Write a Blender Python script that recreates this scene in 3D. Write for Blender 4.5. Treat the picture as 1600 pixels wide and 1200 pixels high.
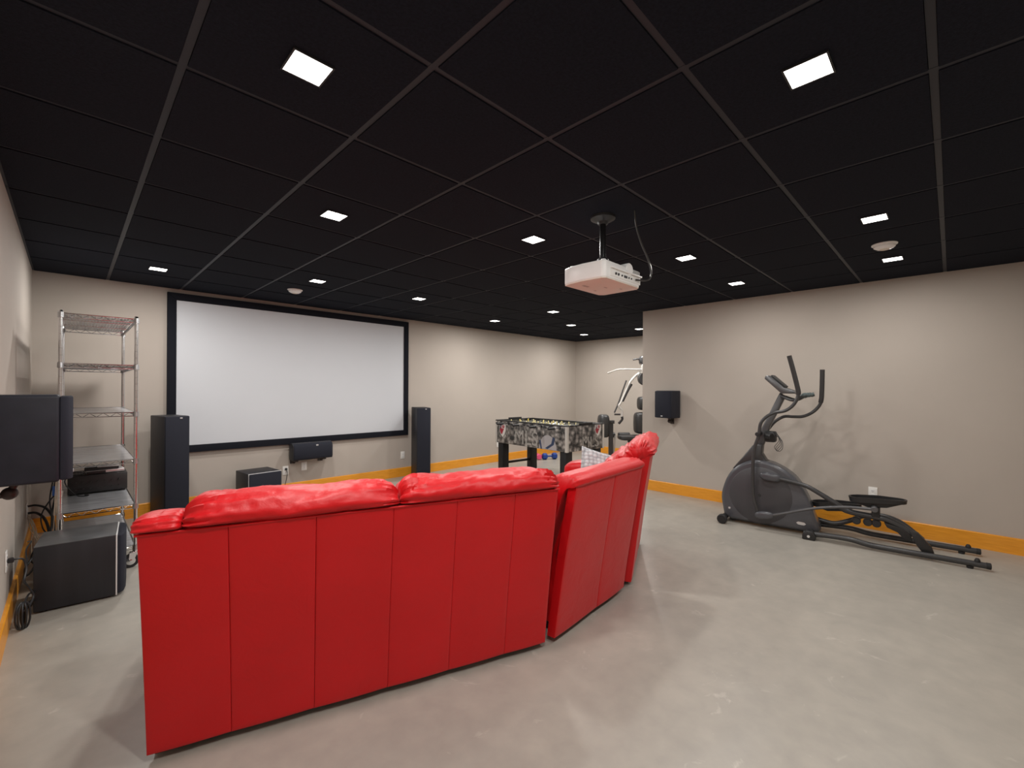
import bpy, bmesh, math, random
from mathutils import Vector, Matrix, noise

random.seed(7)
for o in list(bpy.data.objects):
    bpy.data.objects.remove(o)
S = bpy.context.scene
COL = S.collection
R = math.radians

# ------------------------------------------------------------------ camera
CAM_Z = 1.396
YAW = 0.7865
cd = bpy.data.cameras.new('camera')
cd.sensor_width = 36.0
cd.lens = 688.5 / 1600 * 36.0
cd.shift_y = 7.86 / 1600
cd.clip_start = 0.03
cam = bpy.data.objects.new('camera', cd)
COL.objects.link(cam)
cam.matrix_world = (Matrix.Translation((0, 0, CAM_Z)) @ Matrix.Rotation(-YAW, 4, 'Z')
                    @ Matrix.Rotation(R(90), 4, 'X') @ Matrix.Rotation(0.005, 4, 'Z'))
S.camera = cam

# ------------------------------------------------------------------ world, exposure
w = bpy.data.worlds.new('world')
S.world = w
w.use_nodes = True
w.node_tree.nodes['Background'].inputs[0].default_value = (0.05, 0.05, 0.055, 1)
w.node_tree.nodes['Background'].inputs[1].default_value = 0.1
S.view_settings.view_transform = 'Standard'
S.view_settings.look = 'None'
S.view_settings.gamma = 1
S.view_settings.use_curve_mapping = False
S.view_settings.exposure = 0.0
LAMP_W = 15.0           # watts of each ceiling light

# ------------------------------------------------------------------ room measures
XL, XR, XF = -0.26, 5.726, 8.296      # left wall, right wall, far alcove wall
YW, YR, YE = 6.185, -0.95, 3.10       # screen wall, rear wall, end of the right wall
H = 2.506
GX, GY, T = 0.268, 1.268, 0.61        # ceiling grid

# ------------------------------------------------------------------ materials
def mat(name, col, rough=0.5, metal=0.0, vary=0.0, scale=6.0, bump=0.0, bscale=60.0,
        emit=0.0, spec=0.5, coat=0.0, stretch=None, col2=None, rvary=0.0):
    m = bpy.data.materials.new(name)
    m.use_nodes = True
    nt = m.node_tree
    b = nt.nodes['Principled BSDF']
    b.inputs['Roughness'].default_value = rough
    b.inputs['Metallic'].default_value = metal
    b.inputs['Specular IOR Level'].default_value = spec
    b.inputs['Coat Weight'].default_value = coat
    b.inputs['Base Color'].default_value = (*col, 1)
    tc = nt.nodes.new('ShaderNodeTexCoord')
    src = tc.outputs['Object']
    if stretch:
        mp = nt.nodes.new('ShaderNodeMapping')
        mp.inputs['Scale'].default_value = stretch
        nt.links.new(src, mp.inputs['Vector'])
        src = mp.outputs['Vector']
    if vary > 0 or col2:
        n = nt.nodes.new('ShaderNodeTexNoise')
        n.inputs['Scale'].default_value = scale
        n.inputs['Detail'].default_value = 6
        nt.links.new(src, n.inputs['Vector'])
        r = nt.nodes.new('ShaderNodeValToRGB')
        r.color_ramp.elements[0].position = 0.3
        r.color_ramp.elements[1].position = 0.7
        c2 = col2 or tuple(min(1, x * (1 + vary)) for x in col)
        c1 = col if col2 else tuple(x * (1 - vary) for x in col)
        r.color_ramp.elements[0].color = (*c1, 1)
        r.color_ramp.elements[1].color = (*c2, 1)
        nt.links.new(n.outputs['Fac'], r.inputs['Fac'])
        nt.links.new(r.outputs['Color'], b.inputs['Base Color'])
        if rvary:
            mr = nt.nodes.new('ShaderNodeMapRange')
            mr.inputs['To Min'].default_value = rough - rvary
            mr.inputs['To Max'].default_value = rough + rvary
            nt.links.new(n.outputs['Fac'], mr.inputs['Value'])
            nt.links.new(mr.outputs['Result'], b.inputs['Roughness'])
    if bump > 0:
        n2 = nt.nodes.new('ShaderNodeTexNoise')
        n2.inputs['Scale'].default_value = bscale
        n2.inputs['Detail'].default_value = 4
        nt.links.new(src, n2.inputs['Vector'])
        bp = nt.nodes.new('ShaderNodeBump')
        bp.inputs['Strength'].default_value = bump
        bp.inputs['Distance'].default_value = 0.01
        nt.links.new(n2.outputs['Fac'], bp.inputs['Height'])
        nt.links.new(bp.outputs['Normal'], b.inputs['Normal'])
    if emit:
        b.inputs['Emission Color'].default_value = (*col, 1)
        b.inputs['Emission Strength'].default_value = emit
    return m

M = {}
M['wall'] = mat('taupe_wall_paint', (0.46, 0.411, 0.362), 0.75, vary=0.03, scale=1.5, bump=0.04, bscale=220)
M['wood'] = mat('honey_fir_baseboard', (0.74, 0.29, 0.020), 0.32, col2=(0.88, 0.38, 0.035), scale=7, stretch=(1, 1, 14), bump=0.03)
M['tile'] = mat('black_ceiling_tile', (0.0098, 0.0118, 0.0185), 0.9, vary=0.25, scale=90, bump=0.25, bscale=260, spec=0.12)
M['tee'] = mat('black_grid_metal', (0.021, 0.0235, 0.031), 0.5, spec=0.3)
M['plenum'] = mat('dark_plenum', (0.01, 0.01, 0.01), 0.9)
M['diffuser'] = mat('lit_diffuser', (1.0, 0.96, 0.90), 0.5, emit=7.0)
M['white_plastic'] = mat('white_plastic', (0.84, 0.84, 0.83), 0.4, vary=0.03)
M['beige_plastic'] = mat('beige_plastic', (0.72, 0.66, 0.58), 0.45, vary=0.03)
M['ivory'] = mat('ivory_plate_plastic', (0.80, 0.79, 0.76), 0.4)
M['slot'] = mat('dark_slot', (0.03, 0.03, 0.03), 0.6)
M['screen'] = mat('projection_screen_fabric', (0.60, 0.625, 0.66), 0.7, vary=0.01, scale=2)
M['velvet'] = mat('black_velvet_frame', (0.008, 0.009, 0.014), 0.85, spec=0.2, bump=0.1, bscale=300)
M['grille'] = mat('navy_black_grille_cloth', (0.016, 0.018, 0.028), 0.8, vary=0.08, scale=300, bump=0.15, bscale=500, spec=0.3)
M['cabinet'] = mat('black_ash_cabinet', (0.019, 0.019, 0.023), 0.5, vary=0.25, scale=14, stretch=(1, 1, 0.08), spec=0.4)
M['cabinet_navy'] = mat('blue_black_vinyl_cabinet', (0.014, 0.0155, 0.024), 0.55, vary=0.15, scale=20, spec=0.35)
M['subtop_reflection'] = mat('cabinet_top_painted_reflection', (0.10, 0.103, 0.108), 0.30, vary=0.2, scale=9)  # paler than the cabinet: reflected wall and screen put into the colour
M['silver'] = mat('silver_badge', (0.75, 0.75, 0.76), 0.3, 0.6)
M['chrome'] = mat('chrome', (0.72, 0.72, 0.73), 0.16, 1.0)
M['steel'] = mat('brushed_steel', (0.50, 0.50, 0.51), 0.3, 1.0, vary=0.1, scale=20)
M['liner'] = mat('grey_plastic_shelf_liner', (0.33, 0.335, 0.35), 0.20, vary=0.22, scale=5, stretch=(1.2, 9, 1), spec=0.8)
M['black_plastic'] = mat('black_plastic', (0.018, 0.018, 0.019), 0.45, vary=0.1)
M['rubber'] = mat('black_rubber', (0.016, 0.016, 0.017), 0.65, bump=0.1, bscale=200)
M['brown_plastic'] = mat('dark_brown_bracket', (0.035, 0.025, 0.022), 0.5)
M['cable'] = mat('black_cable_jacket', (0.012, 0.012, 0.014), 0.45)
M['wire'] = mat('cream_wire', (0.62, 0.52, 0.40), 0.5)
M['blue'] = mat('blue_plastic', (0.03, 0.11, 0.38), 0.45)
M['bluedb'] = mat('blue_vinyl', (0.015, 0.06, 0.30), 0.4)
M['pink'] = mat('pink_vinyl', (0.80, 0.10, 0.22), 0.45)
M['graph'] = mat('graphite_painted_steel', (0.10, 0.10, 0.104), 0.36, 0.25, vary=0.08)
M['graph_dark'] = mat('dark_graphite_tube', (0.058, 0.058, 0.06), 0.36, 0.3)
M['shroud'] = mat('graphite_shroud_plastic', (0.080, 0.082, 0.092), 0.26, vary=0.06, scale=3)
M['disc'] = mat('graphite_disc_plastic', (0.058, 0.057, 0.063), 0.42, vary=0.06, scale=3)
M['grip'] = mat('foam_grip', (0.030, 0.026, 0.026), 0.75, bump=0.1, bscale=200)
M['teal'] = mat('teal_grey_grip', (0.075, 0.10, 0.10), 0.55)
M['vinyl'] = mat('dark_grey_vinyl_pad', (0.035, 0.035, 0.036), 0.42, bump=0.05, bscale=80)
M['leg'] = mat('black_table_leg', (0.010, 0.010, 0.011), 0.5)
M['alu'] = mat('aluminium_trim', (0.72, 0.70, 0.66), 0.35, 0.35)
M['field'] = mat('grey_green_playfield', (0.17, 0.20, 0.15), 0.5, vary=0.15)
M['players'] = mat('yellow_white_figures', (0.75, 0.72, 0.55), 0.5, col2=(0.85, 0.62, 0.10), scale=18)
M['red_print'] = mat('crest_red', (0.38, 0.03, 0.05), 0.5)
M['white_print'] = mat('crest_white', (0.75, 0.73, 0.70), 0.5)
M['blue_print'] = mat('crest_navy', (0.03, 0.05, 0.11), 0.5)
M['letter'] = mat('pale_grey_print', (0.37, 0.355, 0.33), 0.5, vary=0.35, scale=25)
M['trimline'] = mat('pale_trim_line', (0.72, 0.72, 0.72), 0.4)


def leather():
    m = bpy.data.materials.new('red_leather')
    m.use_nodes = True
    nt = m.node_tree
    b = nt.nodes['Principled BSDF']
    tc = nt.nodes.new('ShaderNodeTexCoord')
    n = nt.nodes.new('ShaderNodeTexNoise')
    n.inputs['Scale'].default_value = 3.0
    n.inputs['Detail'].default_value = 5
    nt.links.new(tc.outputs['Object'], n.inputs['Vector'])
    r = nt.nodes.new('ShaderNodeValToRGB')
    r.color_ramp.elements[0].position = 0.35
    r.color_ramp.elements[0].color = (0.53, 0.0006, 0.004, 1)
    r.color_ramp.elements[1].position = 0.7
    r.color_ramp.elements[1].color = (0.58, 0.0015, 0.006, 1)
    nt.links.new(n.outputs['Fac'], r.inputs['Fac'])
    nt.links.new(r.outputs['Color'], b.inputs['Base Color'])
    b.inputs['Roughness'].default_value = 0.43
    b.inputs['Specular IOR Level'].default_value = 0.44
    b.inputs['Sheen Weight'].default_value = 0.10
    b.inputs['Sheen Roughness'].default_value = 0.45
    b.inputs['Sheen Tint'].default_value = (1.0, 0.72, 0.70, 1)
    n2 = nt.nodes.new('ShaderNodeTexNoise')
    n2.inputs['Scale'].default_value = 240
    n2.inputs['Detail'].default_value = 3
    nt.links.new(tc.outputs['Object'], n2.inputs['Vector'])
    n3 = nt.nodes.new('ShaderNodeTexNoise')
    n3.inputs['Scale'].default_value = 9
    n3.inputs['Detail'].default_value = 4
    n3.inputs['Distortion'].default_value = 0.6
    nt.links.new(tc.outputs['Object'], n3.inputs['Vector'])
    b1 = nt.nodes.new('ShaderNodeBump')
    b1.inputs['Strength'].default_value = 0.10
    b1.inputs['Distance'].default_value = 0.004
    nt.links.new(n2.outputs['Fac'], b1.inputs['Height'])
    b2 = nt.nodes.new('ShaderNodeBump')
    b2.inputs['Strength'].default_value = 0.22
    b2.inputs['Distance'].default_value = 0.02
    nt.links.new(n3.outputs['Fac'], b2.inputs['Height'])
    nt.links.new(b1.outputs['Normal'], b2.inputs['Normal'])
    nt.links.new(b2.outputs['Normal'], b.inputs['Normal'])
    return m


def concrete():
    m = bpy.data.materials.new('sealed_concrete_floor')
    m.use_nodes = True
    nt = m.node_tree
    b = nt.nodes['Principled BSDF']
    tc = nt.nodes.new('ShaderNodeTexCoord')

    def nz(scale, detail, dist=0.0, rough=0.55):
        n = nt.nodes.new('ShaderNodeTexNoise')
        n.inputs['Scale'].default_value = scale
        n.inputs['Detail'].default_value = detail
        n.inputs['Distortion'].default_value = dist
        n.inputs['Roughness'].default_value = rough
        nt.links.new(tc.outputs['Object'], n.inputs['Vector'])
        return n

    def ramp(n, p0, c0, p1, c1):
        r = nt.nodes.new('ShaderNodeValToRGB')
        r.color_ramp.elements[0].position = p0
        r.color_ramp.elements[0].color = c0
        r.color_ramp.elements[1].position = p1
        r.color_ramp.elements[1].color = c1
        nt.links.new(n.outputs['Fac'], r.inputs['Fac'])
        return r

    def mix(kind, fac, a, c):
        x = nt.nodes.new('ShaderNodeMix')
        x.data_type = 'RGBA'
        x.blend_type = kind
        if hasattr(fac, 'links'):
            nt.links.new(fac, x.inputs[0])
        else:
            x.inputs[0].default_value = fac
        nt.links.new(a, x.inputs[6])
        nt.links.new(c, x.inputs[7])
        return x.outputs[2]
    base = ramp(nz(1.1, 8, 0.3), 0.32, (0.345, 0.325, 0.29, 1), 0.72, (0.43, 0.40, 0.35, 1))
    fine = ramp(nz(9, 8, 0.2), 0.3, (0.82, 0.82, 0.82, 1), 0.75, (1.08, 1.07, 1.05, 1))
    c = mix('MULTIPLY', 0.55, base.outputs['Color'], fine.outputs['Color'])
    scuff = ramp(nz(4.2, 10, 1.4, 0.62), 0.64, (0, 0, 0, 1), 0.74, (0.55, 0.55, 0.55, 1))
    white = nt.nodes.new('ShaderNodeRGB')
    white.outputs[0].default_value = (0.60, 0.57, 0.51, 1)
    c = mix('MIX', scuff.outputs['Color'], c, white.outputs[0])
    nt.links.new(c, b.inputs['Base Color'])
    rr = nt.nodes.new('ShaderNodeMapRange')
    rr.inputs['To Min'].default_value = 0.26
    rr.inputs['To Max'].default_value = 0.50
    nt.links.new(nz(2.2, 5).outputs['Fac'], rr.inputs['Value'])
    nt.links.new(rr.outputs['Result'], b.inputs['Roughness'])
    b.inputs['Specular IOR Level'].default_value = 0.45
    bp = nt.nodes.new('ShaderNodeBump')
    bp.inputs['Strength'].default_value = 0.06
    bp.inputs['Distance'].default_value = 0.01
    nt.links.new(nz(16, 8).outputs['Fac'], bp.inputs['Height'])
    nt.links.new(bp.outputs['Normal'], b.inputs['Normal'])
    return m


def collage():
    m = bpy.data.materials.new('grey_crowd_collage_print')
    m.use_nodes = True
    nt = m.node_tree
    b = nt.nodes['Principled BSDF']
    tc = nt.nodes.new('ShaderNodeTexCoord')
    v = nt.nodes.new('ShaderNodeTexVoronoi')
    v.inputs['Scale'].default_value = 15
    n = nt.nodes.new('ShaderNodeTexNoise')
    n.inputs['Scale'].default_value = 22
    n.inputs['Detail'].default_value = 5
    nt.links.new(tc.outputs['Object'], v.inputs['Vector'])
    nt.links.new(tc.outputs['Object'], n.inputs['Vector'])
    a = nt.nodes.new('ShaderNodeMath')
    a.operation = 'MULTIPLY'
    nt.links.new(v.outputs['Distance'], a.inputs[0])
    nt.links.new(n.outputs['Fac'], a.inputs[1])
    r = nt.nodes.new('ShaderNodeValToRGB')
    e = r.color_ramp.elements
    e[0].position = 0.04
    e[0].color = (0.55, 0.52, 0.48, 1)
    e[1].position = 0.42
    e[1].color = (0.03, 0.03, 0.031, 1)
    k = e.new(0.14)
    k.color = (0.32, 0.30, 0.28, 1)
    k = e.new(0.26)
    k.color = (0.15, 0.14, 0.13, 1)
    nt.links.new(a.outputs[0], r.inputs['Fac'])
    nt.links.new(r.outputs['Color'], b.inputs['Base Color'])
    b.inputs['Roughness'].default_value = 0.45
    return m


def knit():
    m = bpy.data.materials.new('grey_cable_knit')
    m.use_nodes = True
    nt = m.node_tree
    b = nt.nodes['Principled BSDF']
    tc = nt.nodes.new('ShaderNodeTexCoord')
    v = nt.nodes.new('ShaderNodeTexVoronoi')
    v.inputs['Scale'].default_value = 30
    v.inputs['Randomness'].default_value = 0.35
    nt.links.new(tc.outputs['Object'], v.inputs['Vector'])
    r = nt.nodes.new('ShaderNodeValToRGB')
    r.color_ramp.elements[0].color = (0.52, 0.535, 0.55, 1)
    r.color_ramp.elements[0].position = 0.25
    r.color_ramp.elements[1].color = (0.22, 0.228, 0.24, 1)
    r.color_ramp.elements[1].position = 0.8
    nt.links.new(v.outputs['Distance'], r.inputs['Fac'])
    nt.links.new(r.outputs['Color'], b.inputs['Base Color'])
    b.inputs['Roughness'].default_value = 0.95
    bp = nt.nodes.new('ShaderNodeBump')
    bp.invert = True
    bp.inputs['Strength'].default_value = 0.8
    bp.inputs['Distance'].default_value = 0.012
    nt.links.new(v.outputs['Distance'], bp.inputs['Height'])
    nt.links.new(bp.outputs['Normal'], b.inputs['Normal'])
    return m

M['leather'] = leather()
M['concrete'] = concrete()
M['collage'] = collage()
M['knit'] = knit()

# ------------------------------------------------------------------ mesh helpers
def catmull(pts, n=6, closed=False):
    pts = [Vector(p) for p in pts]
    out = []
    N = len(pts)
    for i in range(N if closed else N - 1):
        p0 = pts[(i - 1) % N] if closed or i > 0 else pts[0] * 2 - pts[1]
        p1, p2 = pts[i], pts[(i + 1) % N]
        p3 = pts[(i + 2) % N] if closed or i + 2 < N else pts[-1] * 2 - pts[-2]
        for k in range(n):
            t = k / n
            out.append(0.5 * ((2 * p1) + (p2 - p0) * t + (2 * p0 - 5 * p1 + 4 * p2 - p3) * t * t
                              + (3 * p1 - p0 - 3 * p2 + p3) * t ** 3))
    if not closed:
        out.append(pts[-1])
    return out


class MB:
    """collects shapes and links them as ONE mesh object"""
    def __init__(self):
        self.bm = bmesh.new()

    def _place(self, verts, mtx):
        if mtx is not None:
            bmesh.ops.transform(self.bm, matrix=mtx, verts=verts)

    def box(self, x0, x1, y0, y1, z0, z1, bev=0.0, seg=2, mtx=None):
        t = bmesh.new()
        vs = [t.verts.new((x, y, z)) for x in (x0, x1) for y in (y0, y1) for z in (z0, z1)]
        for f in ((0, 1, 3, 2), (4, 6, 7, 5), (0, 4, 5, 1), (2, 3, 7, 6), (0, 2, 6, 4), (1, 5, 7, 3)):
            t.faces.new([vs[i] for i in f])
        if bev > 0:
            bmesh.ops.bevel(t, geom=list(t.edges), offset=bev, segments=seg, affect='EDGES', profile=0.5)
        if mtx is not None:
            bmesh.ops.transform(t, matrix=mtx, verts=list(t.verts))
        self._merge(t)
        return self

    def _merge(self, t):
        me = bpy.data.meshes.new('tmp')
        t.to_mesh(me)
        t.free()
        self.bm.from_mesh(me)
        bpy.data.meshes.remove(me)

    def prism(self, poly, axis, a0, a1, bev=0.0, seg=2, mtx=None):
        """poly: 2-D outline; axis the extrusion axis ('x','y','z')"""
        t = bmesh.new()

        def P(p, a):
            return {'x': (a, p[0], p[1]), 'y': (p[0], a, p[1]), 'z': (p[0], p[1], a)}[axis]
        v0 = [t.verts.new(P(p, a0)) for p in poly]
        v1 = [t.verts.new(P(p, a1)) for p in poly]
        t.faces.new(v0)
        t.faces.new(v1[::-1])
        n = len(poly)
        for i in range(n):
            t.faces.new((v0[i], v0[(i + 1) % n], v1[(i + 1) % n], v1[i]))
        bmesh.ops.recalc_face_normals(t, faces=list(t.faces))
        if bev > 0:
            ed = [e for e in t.edges if len(e.link_faces) == 2 and e.calc_face_angle(0) > 0.7]
            bmesh.ops.bevel(t, geom=ed, offset=bev, segments=seg, affect='EDGES', profile=0.5)
        if mtx is not None:
            bmesh.ops.transform(t, matrix=mtx, verts=list(t.verts))
        self._merge(t)
        return self

    def tube(self, pts, r, seg=8, smooth=0, closed=False, cap=True):
        if smooth:
            pts = catmull(pts, smooth, closed)
        pts = [Vector(p) for p in pts]
        n = len(pts)
        rad = r if isinstance(r, (list, tuple)) else None
        up = None
        rings = []
        for i, p in enumerate(pts):
            a = pts[(i - 1) % n] if closed or i > 0 else p
            c = pts[(i + 1) % n] if closed or i < n - 1 else p
            d = (c - a)
            if d.length < 1e-9:
                d = Vector((0, 0, 1))
            d.normalize()
            if up is None:
                up = d.orthogonal().normalized()
            else:
                up = up - d * up.dot(d)
                if up.length < 1e-6:
                    up = d.orthogonal()
                up.normalize()
            s = d.cross(up)
            if rad:
                k = i / max(1, n - 1) * (len(rad) - 1)
                j = min(int(k), len(rad) - 2)
                rr = rad[j] + (rad[j + 1] - rad[j]) * (k - j)
            else:
                rr = r
            rings.append([self.bm.verts.new(p + (up * math.cos(2 * math.pi * q / seg) + s * math.sin(2 * math.pi * q / seg)) * rr)
                          for q in range(seg)])
        m = n if closed else n - 1
        for i in range(m):
            A, B = rings[i], rings[(i + 1) % n]
            for q in range(seg):
                self.bm.faces.new((A[q], A[(q + 1) % seg], B[(q + 1) % seg], B[q]))
        if cap and not closed:
            self.bm.faces.new(rings[0][::-1])
            self.bm.faces.new(rings[-1])
        return self

    def lathe(self, prof, seg=24, mtx=None, cap=True):
        """prof: (radius, z) list"""
        t = bmesh.new()
        rings = [[t.verts.new((r * math.cos(2 * math.pi * q / seg), r * math.sin(2 * math.pi * q / seg), z)) for q in range(seg)]
                 for r, z in prof]
        for A, B in zip(rings, rings[1:]):
            for q in range(seg):
                t.faces.new((A[q], A[(q + 1) % seg], B[(q + 1) % seg], B[q]))
        if cap:
            t.faces.new(rings[0][::-1])
            t.faces.new(rings[-1])
        if mtx is not None:
            bmesh.ops.transform(t, matrix=mtx, verts=list(t.verts))
        self._merge(t)
        return self

    def cyl(self, a, b, r, seg=16, bev=0.0):
        a, b = Vector(a), Vector(b)
        d = b - a
        L = d.length
        q = Vector((0, 0, 1)).rotation_difference(d.normalized()).to_matrix().to_4x4()
        e = min(bev, r * 0.9, L * 0.45)
        prof = [(r, 0), (r, L)] if e <= 0 else [(r - e, 0), (r, e), (r, L - e), (r - e, L)]
        return self.lathe(prof, seg, Matrix.Translation(a) @ q)

    def super(self, c, rx, ry, rz, e1=0.5, e2=0.5, nu=16, nv=10, mtx=None):
        t = bmesh.new()

        def sp(v, e):
            return math.copysign(abs(v) ** e, v)
        rows = []
        for j in range(nv + 1):
            ph = -math.pi / 2 + math.pi * j / nv
            rows.append([t.verts.new((rx * sp(math.cos(ph), e1) * sp(math.cos(2 * math.pi * i / nu), e2),
                                      ry * sp(math.cos(ph), e1) * sp(math.sin(2 * math.pi * i / nu), e2),
                                      rz * sp(math.sin(ph), e1))) for i in range(nu)])
        for A, B in zip(rows, rows[1:]):
            for i in range(nu):
                t.faces.new((A[i], A[(i + 1) % nu], B[(i + 1) % nu], B[i]))
        bmesh.ops.remove_doubles(t, verts=list(t.verts), dist=1e-6)
        mm = Matrix.Translation(c)
        if mtx is not None:
            mm = mm @ mtx
        bmesh.ops.transform(t, matrix=mm, verts=list(t.verts))
        self._merge(t)
        return self

    def grid_ring(self, fn, nu, nv):
        """closed in v, open (capped) in u; fn(u, v) -> point"""
        rows = [[self.bm.verts.new(fn(i / nu, j / nv)) for j in range(nv)] for i in range(nu + 1)]
        for A, B in zip(rows, rows[1:]):
            for j in range(nv):
                self.bm.faces.new((A[j], A[(j + 1) % nv], B[(j + 1) % nv], B[j]))
        self.bm.faces.new(rows[0][::-1])
        self.bm.faces.new(rows[-1])
        return self

    def mesh(self, name, m, smooth=True, ang=40):
        me = bpy.data.meshes.new(name)
        bmesh.ops.recalc_face_normals(self.bm, faces=list(self.bm.faces))
        for f in self.bm.faces:
            f.smooth = smooth
        if smooth:
            for e in self.bm.edges:
                if len(e.link_faces) == 2 and e.calc_face_angle(0) > R(ang):
                    e.smooth = False
        self.bm.to_mesh(me)
        self.bm.free()
        me.materials.append(M[m] if isinstance(m, str) else m)
        return me

    def build(self, name, m, parent=None, smooth=True, ang=40, loc=None, rz=None):
        return link(name, self.mesh(name, m, smooth, ang), parent, loc, rz)


def link(name, me, parent=None, loc=None, rz=None):
    o = bpy.data.objects.new(name, me)
    COL.objects.link(o)
    if parent is not None:
        o.parent = parent
    if loc is not None:
        o.location = loc
    if rz is not None:
        o.rotation_euler = (0, 0, rz)
    return o


def tag(o, label, cat, group=None):
    o['label'] = label
    o['category'] = cat
    if group:
        o['group'] = group
    return o


def thing(name, label, cat, loc=(0, 0, 0), rz=0.0, group=None):
    o = bpy.data.objects.new(name, None)
    o.empty_display_size = 0.1
    COL.objects.link(o)
    o.location = loc
    o.rotation_euler = (0, 0, rz)
    return tag(o, label, cat, group)


def struct(o):
    o['kind'] = 'structure'
    return o

# ------------------------------------------------------------------ room shell
TH = 0.12
struct(MB().box(XL - TH, XF + TH, YR - TH, YW + TH, -0.1, 0).build('floor', 'concrete', smooth=False))
ZT = H + 0.16
struct(MB().box(XL - TH, XL, YR - TH, YW + TH, 0, ZT).build('wall_left', 'wall', smooth=False))
struct(MB().box(XL, XF + TH, YW, YW + TH, 0, ZT).build('wall_back', 'wall', smooth=False))
struct(MB().box(XR, XR + TH, YR, YE, 0, ZT).build('wall_right', 'wall', smooth=False))
struct(MB().box(XF, XF + TH, YE, YW, 0, ZT).build('wall_alcove', 'wall', smooth=False))
struct(MB().box(XR + TH, XF + TH, YE - TH, YE, 0, ZT).build('wall_return', 'wall', smooth=False))
struct(MB().box(XL, XR + TH, YR - TH, YR, 0, ZT).build('wall_rear', 'wall', smooth=False))

BBH, BBT = 0.14, 0.018
def baseboard(name, axis, a0, a1, wall, side):
    prof = [(0, 0), (BBT, 0), (BBT, BBH - 0.006), (BBT - 0.006, BBH), (0, BBH)]
    if axis == 'y':
        poly = [(wall + side * p, z) for p, z in prof]
        o = MB().prism(poly, 'y', a0, a1).build(name, 'wood', smooth=False)
    else:
        poly = [(wall + side * p, z) for p, z in prof]
        o = MB().prism(poly, 'x', a0, a1).build(name, 'wood', smooth=False)
    return struct(o)
baseboard('baseboard_left', 'y', YR, YW - BBT, XL, 1)
baseboard('baseboard_back', 'x', XL, XF, YW, -1)
baseboard('baseboard_right', 'y', YR, YE, XR, -1)
baseboard('baseboard_return', 'x', XR, XF - BBT, YE, 1)
baseboard('baseboard_alcove', 'y', YE, YW - BBT, XF, -1)
baseboard('baseboard_rear', 'x', XL + BBT, XR - BBT, YR, 1)

# suspended ceiling: slab above, every tile and every tee a piece of its own
ceil = struct(MB().box(XL - TH, XF + TH, YR - TH, YW + TH, ZT, ZT + 0.05).build('ceiling', 'plenum', smooth=False))
TF = 0.012   # half width of a tee
full = None
ni = range(-1, 14)
nj = range(-4, 9)
def clip(i, j):
    x0, x1 = max(GX + i * T, XL), min(GX + (i + 1) * T, XF)
    y0, y1 = max(GY + j * T, YR), min(GY + (j + 1) * T, YW)
    if x0 > XR - 0.01:
        y0 = max(y0, YE)
    elif x1 > XR and y1 <= YE + 0.01:
        x1 = min(x1, XR)
    return x0, x1, y0, y1
def tile_mesh(x0, x1, y0, y1):
    b = MB().box(x0, x1, y0, y1, -0.010, 0.008)
    return b.mesh('ceiling_tile', 'tile', smooth=False)
for i in ni:
    for j in nj:
        x0, x1, y0, y1 = clip(i, j)
        if x1 - x0 < 0.03 or y1 - y0 < 0.03:
            continue
        g = 0.0135
        is_full = abs(x1 - x0 - T) < 1e-6 and abs(y1 - y0 - T) < 1e-6
        if is_full:
            if full is None:
                full = tile_mesh(g, T - g, g, T - g)
            link('ceiling_tile', full, ceil, (x0, y0, H + 0.004))
        else:
            link('ceiling_tile', tile_mesh(g, x1 - x0 - g, g, y1 - y0 - g), ceil, (x0, y0, H + 0.004))
def tee_y(x, y0, y1):
    MB().box(-TF, TF, y0, y1, -0.002, 0.0035).box(-0.002, 0.002, y0, y1, 0.0035, 0.04).build('grid_runner', 'tee', ceil, smooth=False, loc=(x, 0, H))
def tee_x(y, x0, x1):
    MB().box(x0, x1, -TF, TF, -0.001, 0.0035).box(x0, x1, -0.002, 0.002, 0.0035, 0.038).build('grid_cross_tee', 'tee', ceil, smooth=False, loc=(0, y, H))
for i in range(0, 14):
    x = GX + i * T
    if XL < x < XF:
        tee_y(x, YR if x < XR else YE, YW)
for j in range(-3, 9):
    y = GY + j * T
    if YR < y < YW:
        tee_x(y, XL, XF if y > YE else XR)
# wall angle
for nm, a in (('wall_angle', (XL, XL + 0.02, YR, YW)), ('wall_angle', (XL, XF, YW - 0.02, YW)), ('wall_angle', (XR - 0.02, XR, YR, YE)),
              ('wall_angle', (XR, XF, YE, YE + 0.02)), ('wall_angle', (XF - 0.02, XF, YE, YW)), ('wall_angle', (XL, XR, YR, YR + 0.02))):
    MB().box(*a, H - 0.001, H + 0.0035).build(nm, 'tee', ceil, smooth=False)

# ------------------------------------------------------------------ ceiling lights
LIGHTS = [
    (0, 0, 'square ceiling light closest to the camera, top left above the sofa'),
    (0, -2, 'added square ceiling light, unseen above and behind the camera'),  # added lamp out of view, brightens the sofa back
    (2, -2, 'large-looking square ceiling light at the top right near the camera'),
    (1, 2, 'square ceiling light between the projector screen and the nearest left light'),
    (0, 6, 'leftmost square ceiling light, close to the wire shelf corner'),
    (2, 5, 'square ceiling light beside the smoke detector above the projector screen'),
    (3, 1, 'square ceiling light just left of the white projector'),
    (4, 5, 'square ceiling light above the right end of the projector screen'),
    (7, 6, 'square ceiling light above the foosball table along the screen wall'),
    (5, 0, 'square ceiling light just right of the projector cable'),
    (7, 0, 'square ceiling light above the wall speaker on the right wall'),
    (5, -2, 'square ceiling light in front of the smoke detector on the right'),
    (7, -2, 'square ceiling light behind the smoke detector, above the elliptical trainer'),
    (7, 4, 'first of the row of small square lights below the projector, nearest it'),
    (9, 5, 'middle of the three small square lights leading into the far corner'),
    (11, 6, 'farthest small square ceiling light, in the far corner'),
    (11, 4, 'small square ceiling light half hidden by the right wall edge'),
]
fr = MB()
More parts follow.
